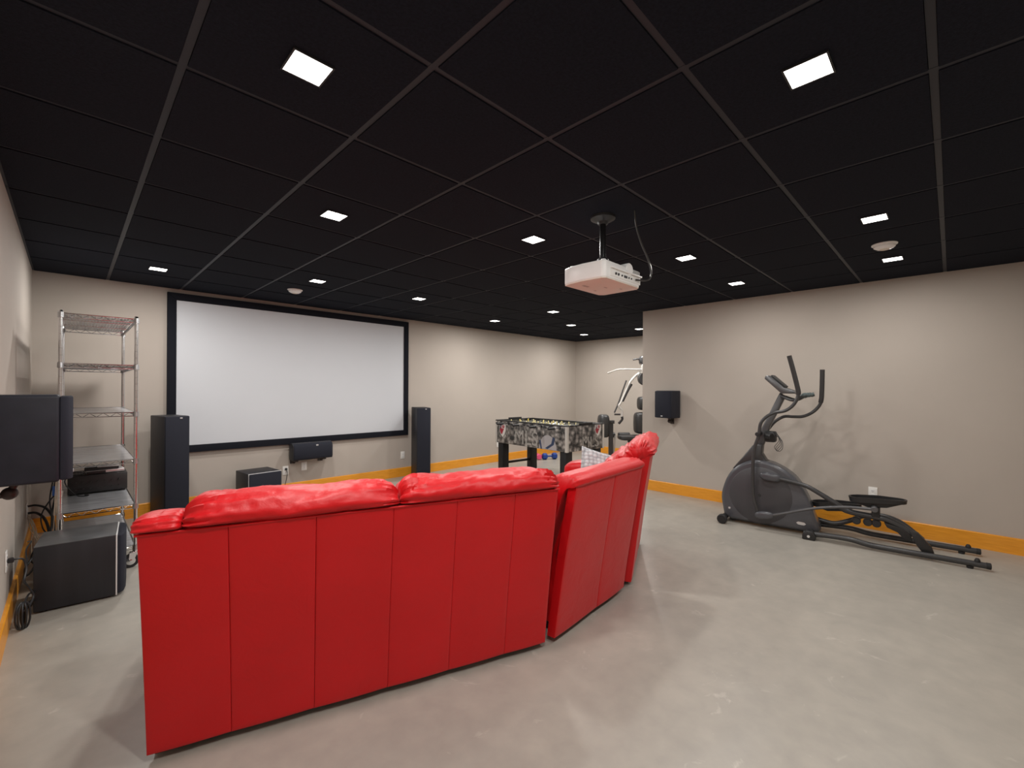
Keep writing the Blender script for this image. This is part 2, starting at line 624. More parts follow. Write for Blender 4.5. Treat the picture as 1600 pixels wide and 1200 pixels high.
for a in ((-0.067, 0.067, -0.067, -0.061), (-0.067, 0.067, 0.061, 0.067), (-0.067, -0.061, -0.061, 0.061), (0.061, 0.067, -0.061, 0.061)):
    fr.box(*a, -0.006, 0.004)
fr_me = fr.mesh('light_frame', 'black_plastic', smooth=False)
df_me = MB().box(-0.061, 0.061, -0.061, 0.061, -0.005, 0.0035).mesh('light_diffuser', 'diffuser', smooth=False)
def lamp_data(k):
    ld = bpy.data.lights.new('lamp', 'AREA')
    ld.shape = 'SQUARE'
    ld.size = 0.11
    ld.energy = LAMP_W * k
    ld.color = (1.0, 0.965, 0.925)
    return ld
# lamp strengths tuned by area: theatre front and alcove, middle, exercise side; rear: added lamp
ZONE = {'front': lamp_data(1.25), 'middle': lamp_data(1.0), 'side': lamp_data(0.66), 'rear': lamp_data(1.7)}
def zone(i, j):
    if j >= 4:
        return ZONE['front']
    if i == 0 and j < 0:
        return ZONE['rear']
    return ZONE['side'] if i >= 5 and j <= 0 else ZONE['middle']
for i, j, lab in LIGHTS:
    t = thing('ceiling_light', lab, 'ceiling light', (GX + (i + .5) * T, GY + (j + .5) * T, H - 0.007), group='recessed square ceiling lights')
    link('light_frame', fr_me, t)
    link('light_diffuser', df_me, t)
    link('lamp', zone(i, j), t, (0, 0, -0.008))

# ------------------------------------------------------------------ smoke detectors
def smoke(x, y, label):
    t = thing('smoke_detector', label, 'smoke detector', (x, y, H), group='smoke detectors')
    MB().lathe([(0.078, -0.001), (0.078, -0.012), (0.070, -0.016)], 32).build('base', 'white_plastic', t)
    MB().lathe([(0.068, -0.016), (0.064, -0.030), (0.045, -0.042), (0.02, -0.045)], 32).build('cover', 'white_plastic', t)
    MB().lathe([(0.030, -0.0435), (0.030, -0.047), (0.024, -0.047)], 24).build('sensor_ring', 'beige_plastic', t)
smoke(4.324, 0.362, 'round white smoke detector between two lights above the elliptical trainer')
smoke(1.781, 5.233, 'small round white smoke detector on the ceiling above the projector screen')

# ------------------------------------------------------------------ projection screen
t = thing('projection_screen', 'large white projection screen in a wide black frame on the back wall', 'projector screen', (0.755, YW, 0.655))
SW, SH, FW = 3.06, 1.80, 0.082
MB().prism([(0, 0), (SW, 0), (SW - FW, FW), (FW, FW)], 'y', -0.045, -0.004, 0.004).build('frame_bottom', 'velvet', t)
MB().prism([(0, SH), (SW, SH), (SW - FW, SH - FW), (FW, SH - FW)], 'y', -0.045, -0.004, 0.004).build('frame_top', 'velvet', t)
MB().prism([(0, 0), (FW, FW), (FW, SH - FW), (0, SH)], 'y', -0.045, -0.004, 0.004).build('frame_side', 'velvet', t)
MB().prism([(SW, 0), (SW - FW, FW), (SW - FW, SH - FW), (SW, SH)], 'y', -0.045, -0.004, 0.004).build('frame_side', 'velvet', t)
MB().box(FW - .004, SW - FW + .004, -0.030, -0.022, FW - .004, SH - FW + .004).build('screen_fabric', 'screen', t, smooth=False)

# ------------------------------------------------------------------ speakers
def badge(parent, x, y, z, w=0.022, h=0.012):
    MB().box(x - w / 2, x + w / 2, y - 0.003, y + 0.001, z - h / 2, z + h / 2, 0.0015).build('badge', 'silver', parent)

def tower(fl, ang, label):
    """fl: front-left corner; local x along the front, local y backwards"""
    t = thing('tower_speaker', label, 'speaker', (fl[0], fl[1], 0), ang, 'tower speakers beside the screen')
    W, D, HH = 0.215, 0.39, 1.10
    MB().box(0, W, 0.016, D, 0.02, HH, 0.006).build('cabinet', 'cabinet', t)
    MB().box(0.003, W - 0.003, -0.008, 0.017, 0.10, HH - 0.003, 0.007).build('grille', 'grille', t)
    MB().box(0.0, W, 0.0, 0.017, 0.02, 0.097, 0.004).build('front_plinth', 'cabinet', t)
    badge(t, W / 2 + 0.03, -0.008, HH - 0.02)
    MB().box(-0.015, W + 0.015, -0.01, D + 0.01, 0, 0.021, 0.004).build('base_plate', 'black_plastic', t)
tower((0.672, 5.60), R(11), 'tall black tower speaker left of the screen, beside the wire shelf')
tower((3.735, 5.77), R(-20), 'tall black tower speaker right of the projector screen')

# centre channel on wall brackets
t = thing('centre_speaker', 'wide black centre speaker on wall brackets under the projector screen', 'speaker', (2.02, YW, 0.455))
prof = [(-0.06, 0.0), (-0.06, 0.215), (-0.15, 0.225), (-0.205, 0.20), (-0.215, 0.17), (-0.215, 0.03), (-0.205, 0.0)]
MB().prism(prof, 'x', 0.0, 0.512, 0.010).build('cabinet', 'cabinet', t)
MB().prism([(-0.150, 0.222), (-0.208, 0.203), (-0.226, 0.17), (-0.226, 0.03), (-0.21, 0.004), (-0.19, 0.004), (-0.15, 0.2)], 'x', 0.010, 0.506, 0.006).build('grille', 'grille', t)
badge(t, 0.30, -0.222, 0.185, 0.03, 0.016)
for x in (0.06, 0.42):
    b = MB().box(x - 0.03, x + 0.03, -0.012, -0.001, -0.06, 0.05, 0.003)
    b.box(x - 0.02, x + 0.02, -0.17, -0.01, -0.022, -0.002, 0.004)
    b.cyl((x, -0.06, -0.052), (x, -0.06, -0.01), 0.018, 12, 0.004)
    b.build('bracket', 'brown_plastic', t)
MB().tube([(0.33, -0.05, -0.005), (0.30, -0.06, -0.03), (0.24, -0.05, -0.04), (0.21, -0.008, -0.03)], 0.003, 6, 6).build('speaker_wire', 'wire', t)

# small subwoofer below
t = thing('subwoofer', 'small black subwoofer cube with pale front edge, below the centre speaker', 'subwoofer', (1.42, 5.565, 0), R(6))
MB().box(0, 0.355, 0.03, 0.40, 0.025, 0.42, 0.006).build('cabinet', 'cabinet', t)
MB().box(0.004, 0.351, 0.0, 0.024, 0.028, 0.416, 0.008).build('grille', 'grille', t)
b = MB()
for a in ((-0.001, 0.356, 0.025, 0.025 + 0.396), ):
    b.box(0, 0.355, 0.0235, 0.0305, 0.414, 0.4205, 0.001).box(0, 0.006, 0.0235, 0.0305, 0.025, 0.414, 0.001).box(0.349, 0.355, 0.0235, 0.0305, 0.025, 0.414, 0.001)
b.build('trim_strip', 'trimline', t)
for x in (0.03, 0.325):
    for y in (0.06, 0.37):
        MB().lathe([(0.018, 0), (0.02, 0.027)], 12, Matrix.Translation((x, y, 0))).build('foot', 'rubber', t)

# large subwoofer by the left wall, firing to the right
t = thing('subwoofer', 'large charcoal subwoofer on the floor in front of the wire shelf', 'subwoofer', (-0.157, 3.965, 0), R(-5))
MB().box(0, 0.375, 0, 0.375, 0.012, 0.41, 0.004).build('cabinet', 'cabinet', t)
MB().box(0.001, 0.374, 0.001, 0.374, 0.4095, 0.413, 0.001).build('top_panel', 'subtop_reflection', t)  # pale colour stands in for the reflection on the cabinet top
MB().box(0.3755, 0.383, 0.0, 0.375, 0.012, 0.412, 0.001).build('trim_strip', 'trimline', t)
MB().prism([(0.3835, 0.004), (0.40, 0.006), (0.416, 0.03), (0.424, 0.10), (0.424, 0.28), (0.416, 0.345), (0.40, 0.369), (0.3835, 0.371)], 'z', 0.02, 0.407, 0.006).build('grille', 'grille', t)
for x in (0.04, 0.33):
    for y in (0.04, 0.335):
        MB().lathe([(0.02, 0), (0.022, 0.013)], 12, Matrix.Translation((x, y, 0))).build('foot', 'rubber', t)

# wall speakers (same model): local x = out of the wall (front), local y across, origin on the wall
def wall_speaker(loc, rz, label, turn):
    t = thing('wall_speaker', label, 'speaker', loc, rz, 'surround speakers on the side walls')
    m = Matrix.Translation((0.135, 0, 0)) @ Matrix.Rotation(turn, 4, 'Z')
    MB().prism([(-0.11, -0.115), (0.0955, -0.125), (0.0955, 0.125), (-0.11, 0.115)], 'z', 0, 0.36, 0.012, 3, m).build('cabinet', 'cabinet_navy', t)
    MB().prism([(0.0945, -0.122), (0.118, -0.118), (0.134, -0.095), (0.134, 0.095), (0.118, 0.118), (0.0945, 0.122)], 'z', 0.006, 0.354, 0.006, 2, m).build('grille', 'grille', t)
    o = MB().box(0.133, 0.1365, -0.014, 0.014, 0.022, 0.034, 0.001, 1, m).build('badge', 'silver', t)
    b = MB().box(0.001, 0.012, -0.025, 0.025, -0.085, 0.06, 0.003)
    b.cyl((0.012, 0, -0.05), (0.075, 0, -0.05), 0.012, 12)
    b.super((0.085, 0, -0.045), 0.026, 0.026, 0.026, 1, 1, 14, 8)
    b.cyl((0.085, 0, -0.04), (0.105, 0, 0.002), 0.012, 12)
    b.build('wall_bracket', 'brown_plastic', t)
    return t
wall_speaker((XL, 2.735, 1.002), 0, 'black wall speaker at the left edge, seen side on', 0)
wall_speaker((XR, 2.66, 1.025), R(180), 'small black wall speaker on the right wall beside the alcove', R(-10))

# ------------------------------------------------------------------ wall outlets
def outlet(name, loc, rz, label, kind):
    """local: plate in the xz plane, facing -y"""
    t = thing(name, label, 'outlet' if kind != 'jack' else 'wall plate', loc, rz, 'white wall plates')
    MB().box(-0.036, 0.036, -0.007, -0.0005, -0.058, 0.058, 0.003).build('plate', 'ivory', t)
    if kind == 'duplex':
        for z in (-0.021, 0.021):
            f = MB().prism([(-0.016, z - 0.010), (-0.010, z - 0.0145), (0.010, z - 0.0145), (0.016, z - 0.010), (0.016, z + 0.010), (0.010, z + 0.0145), (-0.010, z + 0.0145), (-0.016, z + 0.010)], 'y', -0.009, -0.0065).build('receptacle', 'white_plastic', t)
            b = MB().box(-0.008, -0.0055, -0.0096, -0.0088, z - 0.005, z + 0.005).box(0.0055, 0.008, -0.0096, -0.0088, z - 0.005, z + 0.005)
            b.cyl((0, -0.0088, z - 0.009), (0, -0.0096, z - 0.009), 0.0025, 8)
            b.build('slot', 'slot', f)
    elif kind == 'jack':
        MB().box(-0.017, 0.017, -0.009, -0.0065, -0.034, 0.034, 0.001).build('insert', 'white_plastic', t)
        b = MB()
        for z in (-0.022, 0, 0.022):
            b.cyl((0, -0.009, z), (0, -0.014, z), 0.005, 10)
        b.build('terminal', 'steel', t)
    else:
        MB().box(-0.017, 0.017, -0.010, -0.0065, -0.034, 0.034, 0.001).build('cover_insert', 'white_plastic', t)
    return t
o1 = outlet('power_outlet', (1.997, YW, 0.313), 0, 'white outlet with a black plug in it, right of the small subwoofer', 'duplex')
MB().box(-0.012, 0.012, -0.045, -0.009, 0.008, 0.034, 0.005).build('plug', 'cable', o1)
MB().tube([(0, -0.04, 0.02), (0.004, -0.06, -0.03), (-0.01, -0.06, -0.12), (-0.05, -0.1, -0.22), (-0.10, -0.2, -0.285), (-0.16, -0.25, -0.305)], 0.004, 6, 6).build('power_cord', 'cable', o1)
outlet('wall_plate', (2.231, YW, 0.344), 0, 'white wall plate with terminals directly under the centre speaker', 'jack')
outlet('power_outlet', (3.739, YW, 0.336), 0, 'white wall outlet just left of the right tower speaker', 'duplex')
outlet('power_outlet', (5.822, YW, 0.332), 0, 'white wall outlet partly behind the foosball table', 'duplex')
outlet('power_outlet', (XR, 0.559, 0.367), R(-90), 'white wall outlet behind the elliptical trainer', 'duplex')
outlet('wall_plate', (XL, 5.522, 0.354), R(90), 'white left wall plate with black cables coming out by the wire shelf', 'cover')
outlet('power_outlet', (XL, 3.818, 0.399), R(90), 'white left wall outlet with a cord next to the large subwoofer', 'duplex')

# ------------------------------------------------------------------ wire shelf on casters
SX0, SX1, SY0, SY1 = -0.05, 0.362, 4.50, 5.72
PH = 1.945
LEV = [0.165, 0.485, 0.835, 1.20, 1.565, 1.925]
t = thing('wire_shelf', 'tall chrome wire shelving rack on casters beside the left wall', 'shelf', (SX0, SY0, 0))
w_, d_ = SX1 - SX0, SY1 - SY0
def post_shape():
    prof = [(0.010, 0.135), (0.0125, 0.138)]
    for k in range(34):
        z = 0.2 + k * 0.0508
        prof += [(0.0125, z - 0.0022), (0.0112, z - 0.0012), (0.0112, z + 0.0012), (0.0125, z + 0.0022)]
    prof += [(0.0125, PH - 0.003), (0.010, PH)]
    return MB().lathe(prof, 14)
for x in (0, w_):
    for y in (0, d_):
        p = post_shape().build('post', 'chrome', t, loc=(x, y, 0))
        c = MB()
        c.cyl((x, y, 0.118), (x, y, 0.14), 0.016, 12)
        c.box(x - 0.035, x + 0.012, y - 0.018, y + 0.018, 0.108, 0.12, 0.003)
        for yy in (-0.019, 0.0155):
            c.prism([(x - 0.04, 0.045), (x - 0.012, 0.045), (x + 0.012, 0.115), (x - 0.035, 0.115)], 'y', y + yy, y + yy + 0.0035)
        c.build('caster_fork', 'chrome', t)
        wm = Matrix.Translation((x - 0.028, y, 0.0525)) @ Matrix.Rotation(R(90), 4, 'X')
        wv = MB().lathe([(0.020, -0.013), (0.047, -0.013), (0.052, -0.008), (0.052, 0.008), (0.047, 0.013), (0.020, 0.013)], 24, wm).build('caster_wheel', 'rubber', t)
        MB().lathe([(0.006, -0.021), (0.03, -0.0145), (0.03, 0.0145), (0.006, 0.021)], 20, wm).build('hub', 'chrome', wv)
for z in LEV:
    s = MB().box(0.008, w_ - 0.008, 0.008, d_ - 0.008, z, z + 0.0016, 0.0005, 1).build('shelf_liner', 'liner', t, smooth=False)
    b = MB()
    n = 22
    for k in range(1, n):
        x = w_ * k / n
        b.tube([(x, 0.003, z - 0.004), (x, d_ - 0.003, z - 0.004)], 0.0019, 5)
    b.build('deck_wires', 'chrome', s)
    b = MB()
    for k in (0.30, 0.62, 0.92):
        b.tube([(0.003, d_ * k, z - 0.009), (w_ - 0.003, d_ * k, z - 0.009)], 0.003, 6)
    b.build('cross_brace', 'chrome', s)
    for (a, c_) in (((0, 0), (w_, 0)), ((0, d_), (w_, d_)), ((0, 0), (0, d_)), ((w_, 0), (w_, d_))):
        b = MB()
        a3, c3 = Vector((*a, 0)), Vector((*c_, 0))
        b.tube([a3 + Vector((0, 0, z)), c3 + Vector((0, 0, z))], 0.0034, 6)
        b.tube([a3 + Vector((0, 0, z - 0.028)), c3 + Vector((0, 0, z - 0.028))], 0.0034, 6)
        L = (c3 - a3).length
        nz_ = int(L / 0.035)
        b.tube([a3.lerp(c3, q / nz_) + Vector((0, 0, z - (0.028 if q % 2 else 0))) for q in range(nz_ + 1)], 0.0024, 5)
        b.build('edge_truss', 'chrome', t)
    for x in (0, w_):
        for y in (0, d_):
            MB().lathe([(0.0135, z - 0.034), (0.019, z - 0.032), (0.0165, z + 0.006), (0.0135, z + 0.007)], 14, Matrix.Translation((x, y, 0))).build('collar', 'steel', t)

# receiver and small boxes on the rack
t = thing('audio_receiver', 'black audio receiver on the second lowest rack shelf', 'receiver', (-0.015, 5.17, 0.4868), 0)
MB().box(0, 0.375, 0, 0.34, 0.014, 0.160, 0.004).build('chassis', 'black_plastic', t)
for x in (0.03, 0.345):
    for y in (0.03, 0.31):
        MB().lathe([(0.018, 0), (0.02, 0.015)], 12, Matrix.Translation((x, y, 0))).build('foot', 'rubber', t)
b = MB()
for k in range(16):
    b.box(0.04 + k * 0.019, 0.05 + k * 0.019, 0.05, 0.29, 0.1598, 0.1615)
b.build('top_vents', 'slot', t, smooth=False)
b = MB()
for k in range(7):
    for q in range(2):
        b.cyl((0.05 + k * 0.045, 0.001, 0.05 + q * 0.055), (0.05 + k * 0.045, -0.014, 0.05 + q * 0.055), 0.007, 10)
b.build('rear_terminals', 'slot', t)
MB().cyl((0.376, 0.30, 0.10), (0.392, 0.30, 0.10), 0.016, 14, 0.003).build('side_knob', 'black_plastic', t)
t = thing('disc_player', 'thin silver disc player lying on the black audio receiver', 'disc player', (0.10, 5.20, 0.6475), R(4))
MB().box(0, 0.245, 0, 0.19, 0.003, 0.030, 0.004).build('case', 'silver', t)
MB().box(0.0, 0.12, -0.004, 0.001, 0.006, 0.026, 0.001).build('rear_panel', 'black_plastic', t)
t = thing('media_box', 'small flat black and silver box stacked on the disc player', 'media player', (0.085, 5.21, 0.678), R(-3))
MB().box(0, 0.22, 0, 0.15, 0.001, 0.024, 0.005).build('case', 'black_plastic', t)
MB().box(0.08, 0.223, -0.002, 0.152, 0.0245, 0.031, 0.002).build('lid', 'silver', t)
o = MB().tube([(-0.02, 5.15, 0.66), (0.03, 5.12, 0.69), (0.08, 5.15, 0.672), (0.06, 5.18, 0.655), (0.0, 5.16, 0.66), (-0.03, 5.13, 0.62), (0.0, 5.11, 0.55), (0.05, 5.09, 0.497), (0.11, 5.08, 0.495), (0.09, 5.12, 0.495)], 0.0045, 6, 6).build('cable', 'cable')
tag(o, 'black cable draped over the left end of the audio receiver', 'cable', 'cables behind the rack')

# cables by the left wall
def cable(pts, r, m, label, name='cable', group='cables behind the rack'):
    tag(MB().tube(pts, r, 6, 6).build(name, m), label, 'cable', group)
cable([(XL + 0.008, 5.515, 0.385), (XL + 0.06, 5.49, 0.39), (-0.14, 5.40, 0.37), (-0.10, 5.30, 0.30), (-0.09, 5.2, 0.19), (-0.10, 5.05, 0.11), (-0.08, 4.98, 0.03)], 0.009, 'cable', 'upper thick black cable leaving the left wall plate')
cable([(XL + 0.008, 5.52, 0.325), (XL + 0.06, 5.47, 0.33), (-0.15, 5.38, 0.29), (-0.12, 5.22, 0.21), (-0.13, 5.0, 0.14), (-0.14, 4.75, 0.10), (-0.15, 4.6, 0.03)], 0.010, 'cable', 'lower thick black cable leaving the left wall plate')
cable([(-0.085, 4.95, 0.86), (-0.09, 4.92, 0.70), (-0.11, 4.95, 0.52), (-0.10, 4.96, 0.36), (-0.12, 4.9, 0.20), (-0.18, 4.7, 0.12), (-0.19, 4.62, 0.20), (-0.14, 4.66, 0.27), (-0.12, 4.72, 0.15)], 0.005, 'cable', 'thin black cable hanging down beside the left rack post')
cable([(-0.07, 5.0, 0.60), (-0.085, 4.95, 0.50), (-0.10, 5.0, 0.40), (-0.10, 5.05, 0.28), (-0.14, 4.85, 0.15), (-0.20, 4.5, 0.10), (-0.21, 4.42, 0.17), (-0.17, 4.5, 0.22), (-0.15, 4.62, 0.13), (-0.18, 4.75, 0.05)], 0.007, 'cable', 'black cable looping low behind the large subwoofer')
cable([(-0.07, 5.02, 0.56), (-0.12, 5.05, 0.48), (-0.16, 5.12, 0.37), (-0.15, 5.1, 0.27), (-0.11, 5.0, 0.21), (-0.10, 4.8, 0.08)], 0.005, 'cable', 'black cable arching from the rack toward the wall')
for k in range(7):
    a = -0.235 + 0.008 * (k % 3)
    cable([(XL + 0.01, 5.50, 0.32 - 0.003 * k), (a + 0.015, 5.40 - 0.02 * k, 0.27 - 0.008 * k), (a + 0.02 + 0.012 * k, 5.2 - 0.03 * k, 0.17 - 0.008 * k), (a + 0.03 + 0.014 * k, 5.0 - 0.03 * k, 0.05)],
          0.0028, 'wire', 'thin cream speaker wire fanning from the left wall plate to the floor', 'speaker_wire', 'cream speaker wires')
for k in range(4):
    cable([(-0.07 + 0.01 * k, 4.9, 0.82), (-0.078 + 0.008 * k, 4.87, 0.6), (-0.085 + 0.014 * k, 4.82, 0.35), (-0.10 + 0.022 * k, 4.75, 0.12), (-0.09 + 0.02 * k, 4.72, 0.01)],
          0.003, 'wire', 'thin cream speaker wire running down the near left rack post', 'speaker_wire', 'cream speaker wires on the post')
t = thing('cable_connector', 'blue network plug hanging with the cables at the left rack post', 'connector', (-0.085, 4.93, 0.55))
MB().box(-0.012, 0.012, -0.01, 0.01, 0, 0.075, 0.004).build('housing', 'blue', t)
MB().cyl((0, 0, 0.07), (0.006, 0, 0.12), 0.006, 8).build('boot', 'cable', t)
# power cord of the large subwoofer
pts = [(XL + 0.012, 3.818, 0.395), (XL + 0.04, 3.82, 0.40), (-0.19, 3.84, 0.385), (-0.178, 3.83, 0.33), (-0.185, 3.80, 0.27), (-0.17, 3.83, 0.22), (-0.15, 3.84, 0.16), (-0.165, 3.8, 0.12), (-0.185, 3.78, 0.10)]
t = thing('coiled_cord', 'black power cord with a tied coil hanging beside the large subwoofer', 'cord', (0, 0, 0))
MB().box(XL + 0.009, XL + 0.035, 3.806, 3.83, 0.385, 0.412, 0.005).build('plug', 'cable', t)
MB().tube(pts, 0.0055, 6, 6).build('lead', 'cable', t)
b = MB()
for k in range(5):
    c0 = Vector((-0.195 + 0.004 * k, 3.76 + 0.006 * k, 0.085))
    ang = R(20 + 32 * k)
    ring = []
    for q in range(14):
        a = 2 * math.pi * q / 14
        ring.append(c0 + Vector((0.022 * math.cos(a) * math.cos(ang), 0.045 * math.cos(a) * math.sin(ang + .6), 0.074 * math.sin(a) - 0.002 * k)))
    b.tube(ring, 0.0048, 6, 3, closed=True)
b.build('coil', 'cable', t)
MB().tube([(-0.19, 3.78, 0.13), (-0.17, 3.85, 0.17), (-0.155, 3.93, 0.15), (-0.15, 3.99, 0.14), (-0.165, 4.05, 0.13)], 0.005, 6, 6).build('lead', 'cable', t)
MB().tube([(-0.19, 3.78, 0.115), (-0.165, 3.86, 0.125), (-0.15, 3.94, 0.10), (-0.16, 4.0, 0.06), (-0.17, 4.05, 0.03)], 0.005, 6, 6).build('lead', 'cable', t)
MB().tube([(-0.175, 3.835, 0.36), (-0.185, 3.95, 0.41), (-0.17, 4.08, 0.425), (-0.19, 4.2, 0.40)], 0.004, 6, 6).build('lead', 'cable', t)

# ------------------------------------------------------------------ projector
t = thing('projector', 'white projector hanging upside down from a black ceiling mount', 'projector', (2.405, 1.585, 0))
PX0, PX1, PY0, PY1, PZ0, PZ1 = -0.215, 0.215, -0.155, 0.155, 2.050, 2.158
hull = [(PX0 + 0.02, PY0), (PX1 - 0.03, PY0), (PX1, PY0 + 0.03), (PX1, PY1 - 0.03), (PX1 - 0.03, PY1), (PX0 + 0.02, PY1), (PX0, PY1 - 0.06), (PX0 - 0.008, 0.0), (PX0, PY0 + 0.02)]
MB().prism(hull, 'z', PZ0 + 0.006, PZ1, 0.008, 3).build('housing', 'white_plastic', t)
MB().prism([(x * 0.985, y * 0.985) for x, y in hull], 'z', PZ0, PZ0 + 0.0075, 0.002).build('top_cover', 'beige_plastic', t)
b = MB()
for (x, y, a, c_) in ((-0.10, 0.06, 0.06, 0.02), (0.02, -0.01, 0.03, 0.01), (0.12, -0.06, 0.025, 0.008), (0.05, 0.09, 0.02, 0.012)):
    b.box(x - a / 2, x + a / 2, y - c_ / 2, y + c_ / 2, PZ0 - 0.001, PZ0 + 0.001)
b.build('button_marks', mat('grey_print', (0.42, 0.36, 0.32), 0.5), t, smooth=False)
pm = MB().box(PX0 + 0.06, PX1 - 0.02, PY0 - 0.003, PY0 + 0.004, PZ0 + 0.02, PZ0 + 0.062, 0.002).build('connector_panel', 'ivory', t)
for k, (x, r_) in enumerate(((-0.10, 0.008), (-0.07, 0.008), (-0.03, 0.006), (0.05, 0.005), (0.08, 0.005))):
    MB().cyl((x, PY0 - 0.0025, PZ0 + 0.041), (x, PY0 - 0.008, PZ0 + 0.041), r_, 12).build('port', 'slot', pm)
MB().box(-0.005, 0.03, PY0 - 0.006, PY0 - 0.002, PZ0 + 0.034, PZ0 + 0.048).build('port', 'slot', pm)
MB().box(PX0 + 0.06, PX1 - 0.01, PY0 - 0.012, PY0 + 0.01, PZ0 + 0.066, PZ0 + 0.078, 0.004).build('ledge', 'white_plastic', t)
g = MB().cyl((0.06, PY0 - 0.006, PZ1 - 0.012), (0.06, PY0 + 0.05, PZ1 - 0.012), 0.04, 24, 0.004).build('fan_housing', 'white_plastic', t)
b = MB()
for k in range(9):
    b.box(0.102 + k * 0.010, 0.107 + k * 0.010, PY0 - 0.003, PY0 + 0.003, PZ0 + 0.082, PZ1 - 0.006)
b.build('vent_slats', mat('grey_vent', (0.45, 0.45, 0.44), 0.5), t, smooth=False)
for (x, y) in ((PX0 + 0.05, PY1 - 0.04), (PX0 + 0.05, PY0 + 0.04), (PX1 - 0.05, 0.0)):
    MB().lathe([(0.016, PZ1), (0.014, PZ1 + 0.014)], 14, Matrix.Translation((x, y, 0))).build('foot', 'white_plastic', t)
MB().lathe([(0.045, 0), (0.048, 0.02), (0.04, 0.026), (0.036, 0.010)], 24, Matrix.Translation((0.03, PY1 - 0.004, PZ0 + 0.06)) @ Matrix.Rotation(R(-90), 4, 'X')).build('lens', 'black_plastic', t)
MB().lathe([(0.085, PZ1 + 0.001), (0.085, PZ1 + 0.010), (0.07, PZ1 + 0.024), (0.03, PZ1 + 0.03)], 28).build('mount_plate', 'white_plastic', t)
for a in (20, 110, 200, 290):
    MB().tube([(0.03 * math.cos(R(a)), 0.03 * math.sin(R(a)), PZ1 + 0.03), (0.09 * math.cos(R(a)), 0.09 * math.sin(R(a)), PZ1 + 0.03), (0.13 * math.cos(R(a)), 0.11 * math.sin(R(a)), PZ1 + 0.002)], 0.006, 8, 4).build('mount_arm', 'black_plastic', t)
MB().lathe([(0.03, PZ1 + 0.025), (0.036, PZ1 + 0.045), (0.036, PZ1 + 0.07), (0.023, PZ1 + 0.08)], 20).build('mount_joint', 'black_plastic', t)
MB().cyl((0, 0, PZ1 + 0.055), (0, 0, H - 0.03), 0.020, 20).build('mount_pole', M['graph_dark'] if False else mat('gloss_black_pole', (0.012, 0.012, 0.013), 0.2), t)
MB().lathe([(0.03, H - 0.055), (0.036, H - 0.04), (0.06, H - 0.03), (0.078, H - 0.02), (0.08, H - 0.003), (0.075, H - 0.002)], 32).build('ceiling_flange', 'black_plastic', t)
o = MB().tube([(2.447, 1.387, H + 0.02), (2.475, 1.39, 2.42), (2.53, 1.385, 2.32), (2.59, 1.375, 2.24), (2.63, 1.37, 2.17), (2.635, 1.375, 2.12), (2.61, 1.385, 2.098), (2.57, 1.405, 2.094), (2.535, 1.424, 2.093)], 0.006, 8, 6).build('projector_cable', mat('grey_cable_sleeve', (0.035, 0.034, 0.034), 0.35))
tag(o, 'dark cable hanging from the ceiling into the back of the projector', 'cable')

# ------------------------------------------------------------------ red leather sofa sections
LEAN = 0.125
def lean_y(z, zs):
    return -LEAN * (max(0.0, z - 0.03) / (zs - 0.03)) ** 1.15

def panel(x0, x1, zs, parent, sl=0.0, sr=0.0):
    """one upholstered back panel: pillowed sheet with thickness"""
    nu, nv = 10, 14
    b = MB()
    g = 0.0006

    def pt(u, v, off):
        z = 0.035 + (zs - 0.035) * v
        x = x0 + g + (x1 - x0 - 2 * g) * u
        x += (sl * (1 - u) + sr * u) * v
        e = min(u, 1 - u) * (x1 - x0)
        ev = min(v, 1 - v) * (zs - 0.03)
        k = 1 - math.exp(-min(e, ev) / 0.004)
        y = lean_y(z, zs) - 0.003 * k - 0.004 * math.sin(math.pi * u) + off
        y += 0.003 * noise.noise(Vector((x * 3 + x0 * 7, z * 3, 1.7)))
        return (x, y, z)
    us = [0, 0.008, 0.03, 0.09, 0.2, 0.35, 0.5, 0.65, 0.8, 0.91, 0.97, 0.992, 1]
    vs = [0, 0.008, 0.02, 0.05, 0.12, 0.25, 0.4, 0.55, 0.7, 0.85, 0.94, 0.975, 0.992, 1]
    F = [[b.bm.verts.new(pt(u, v, 0)) for v in vs] for u in us]
    K = [[b.bm.verts.new(pt(u, v, 0.05)) for v in (0, 0.5, 1)] for u in (0, 1)]
    for i in range(len(us) - 1):
        for j in range(len(vs) - 1):
            b.bm.faces.new((F[i][j], F[i + 1][j], F[i + 1][j + 1], F[i][j + 1]))
    b.bm.faces.new((K[0][0], K[0][1], K[0][2], K[1][2], K[1][1], K[1][0]))
    b.bm.faces.new([r[0] for r in F] + [K[1][0], K[0][0]])
    b.bm.faces.new([r[-1] for r in F] + [K[1][2], K[0][2]])
    b.bm.faces.new(F[0] + [K[0][2], K[0][1], K[0][0]])
    b.bm.faces.new(F[-1] + [K[1][2], K[1][1], K[1][0]])
    return b.build('back_panel', 'leather', parent, ang=60)

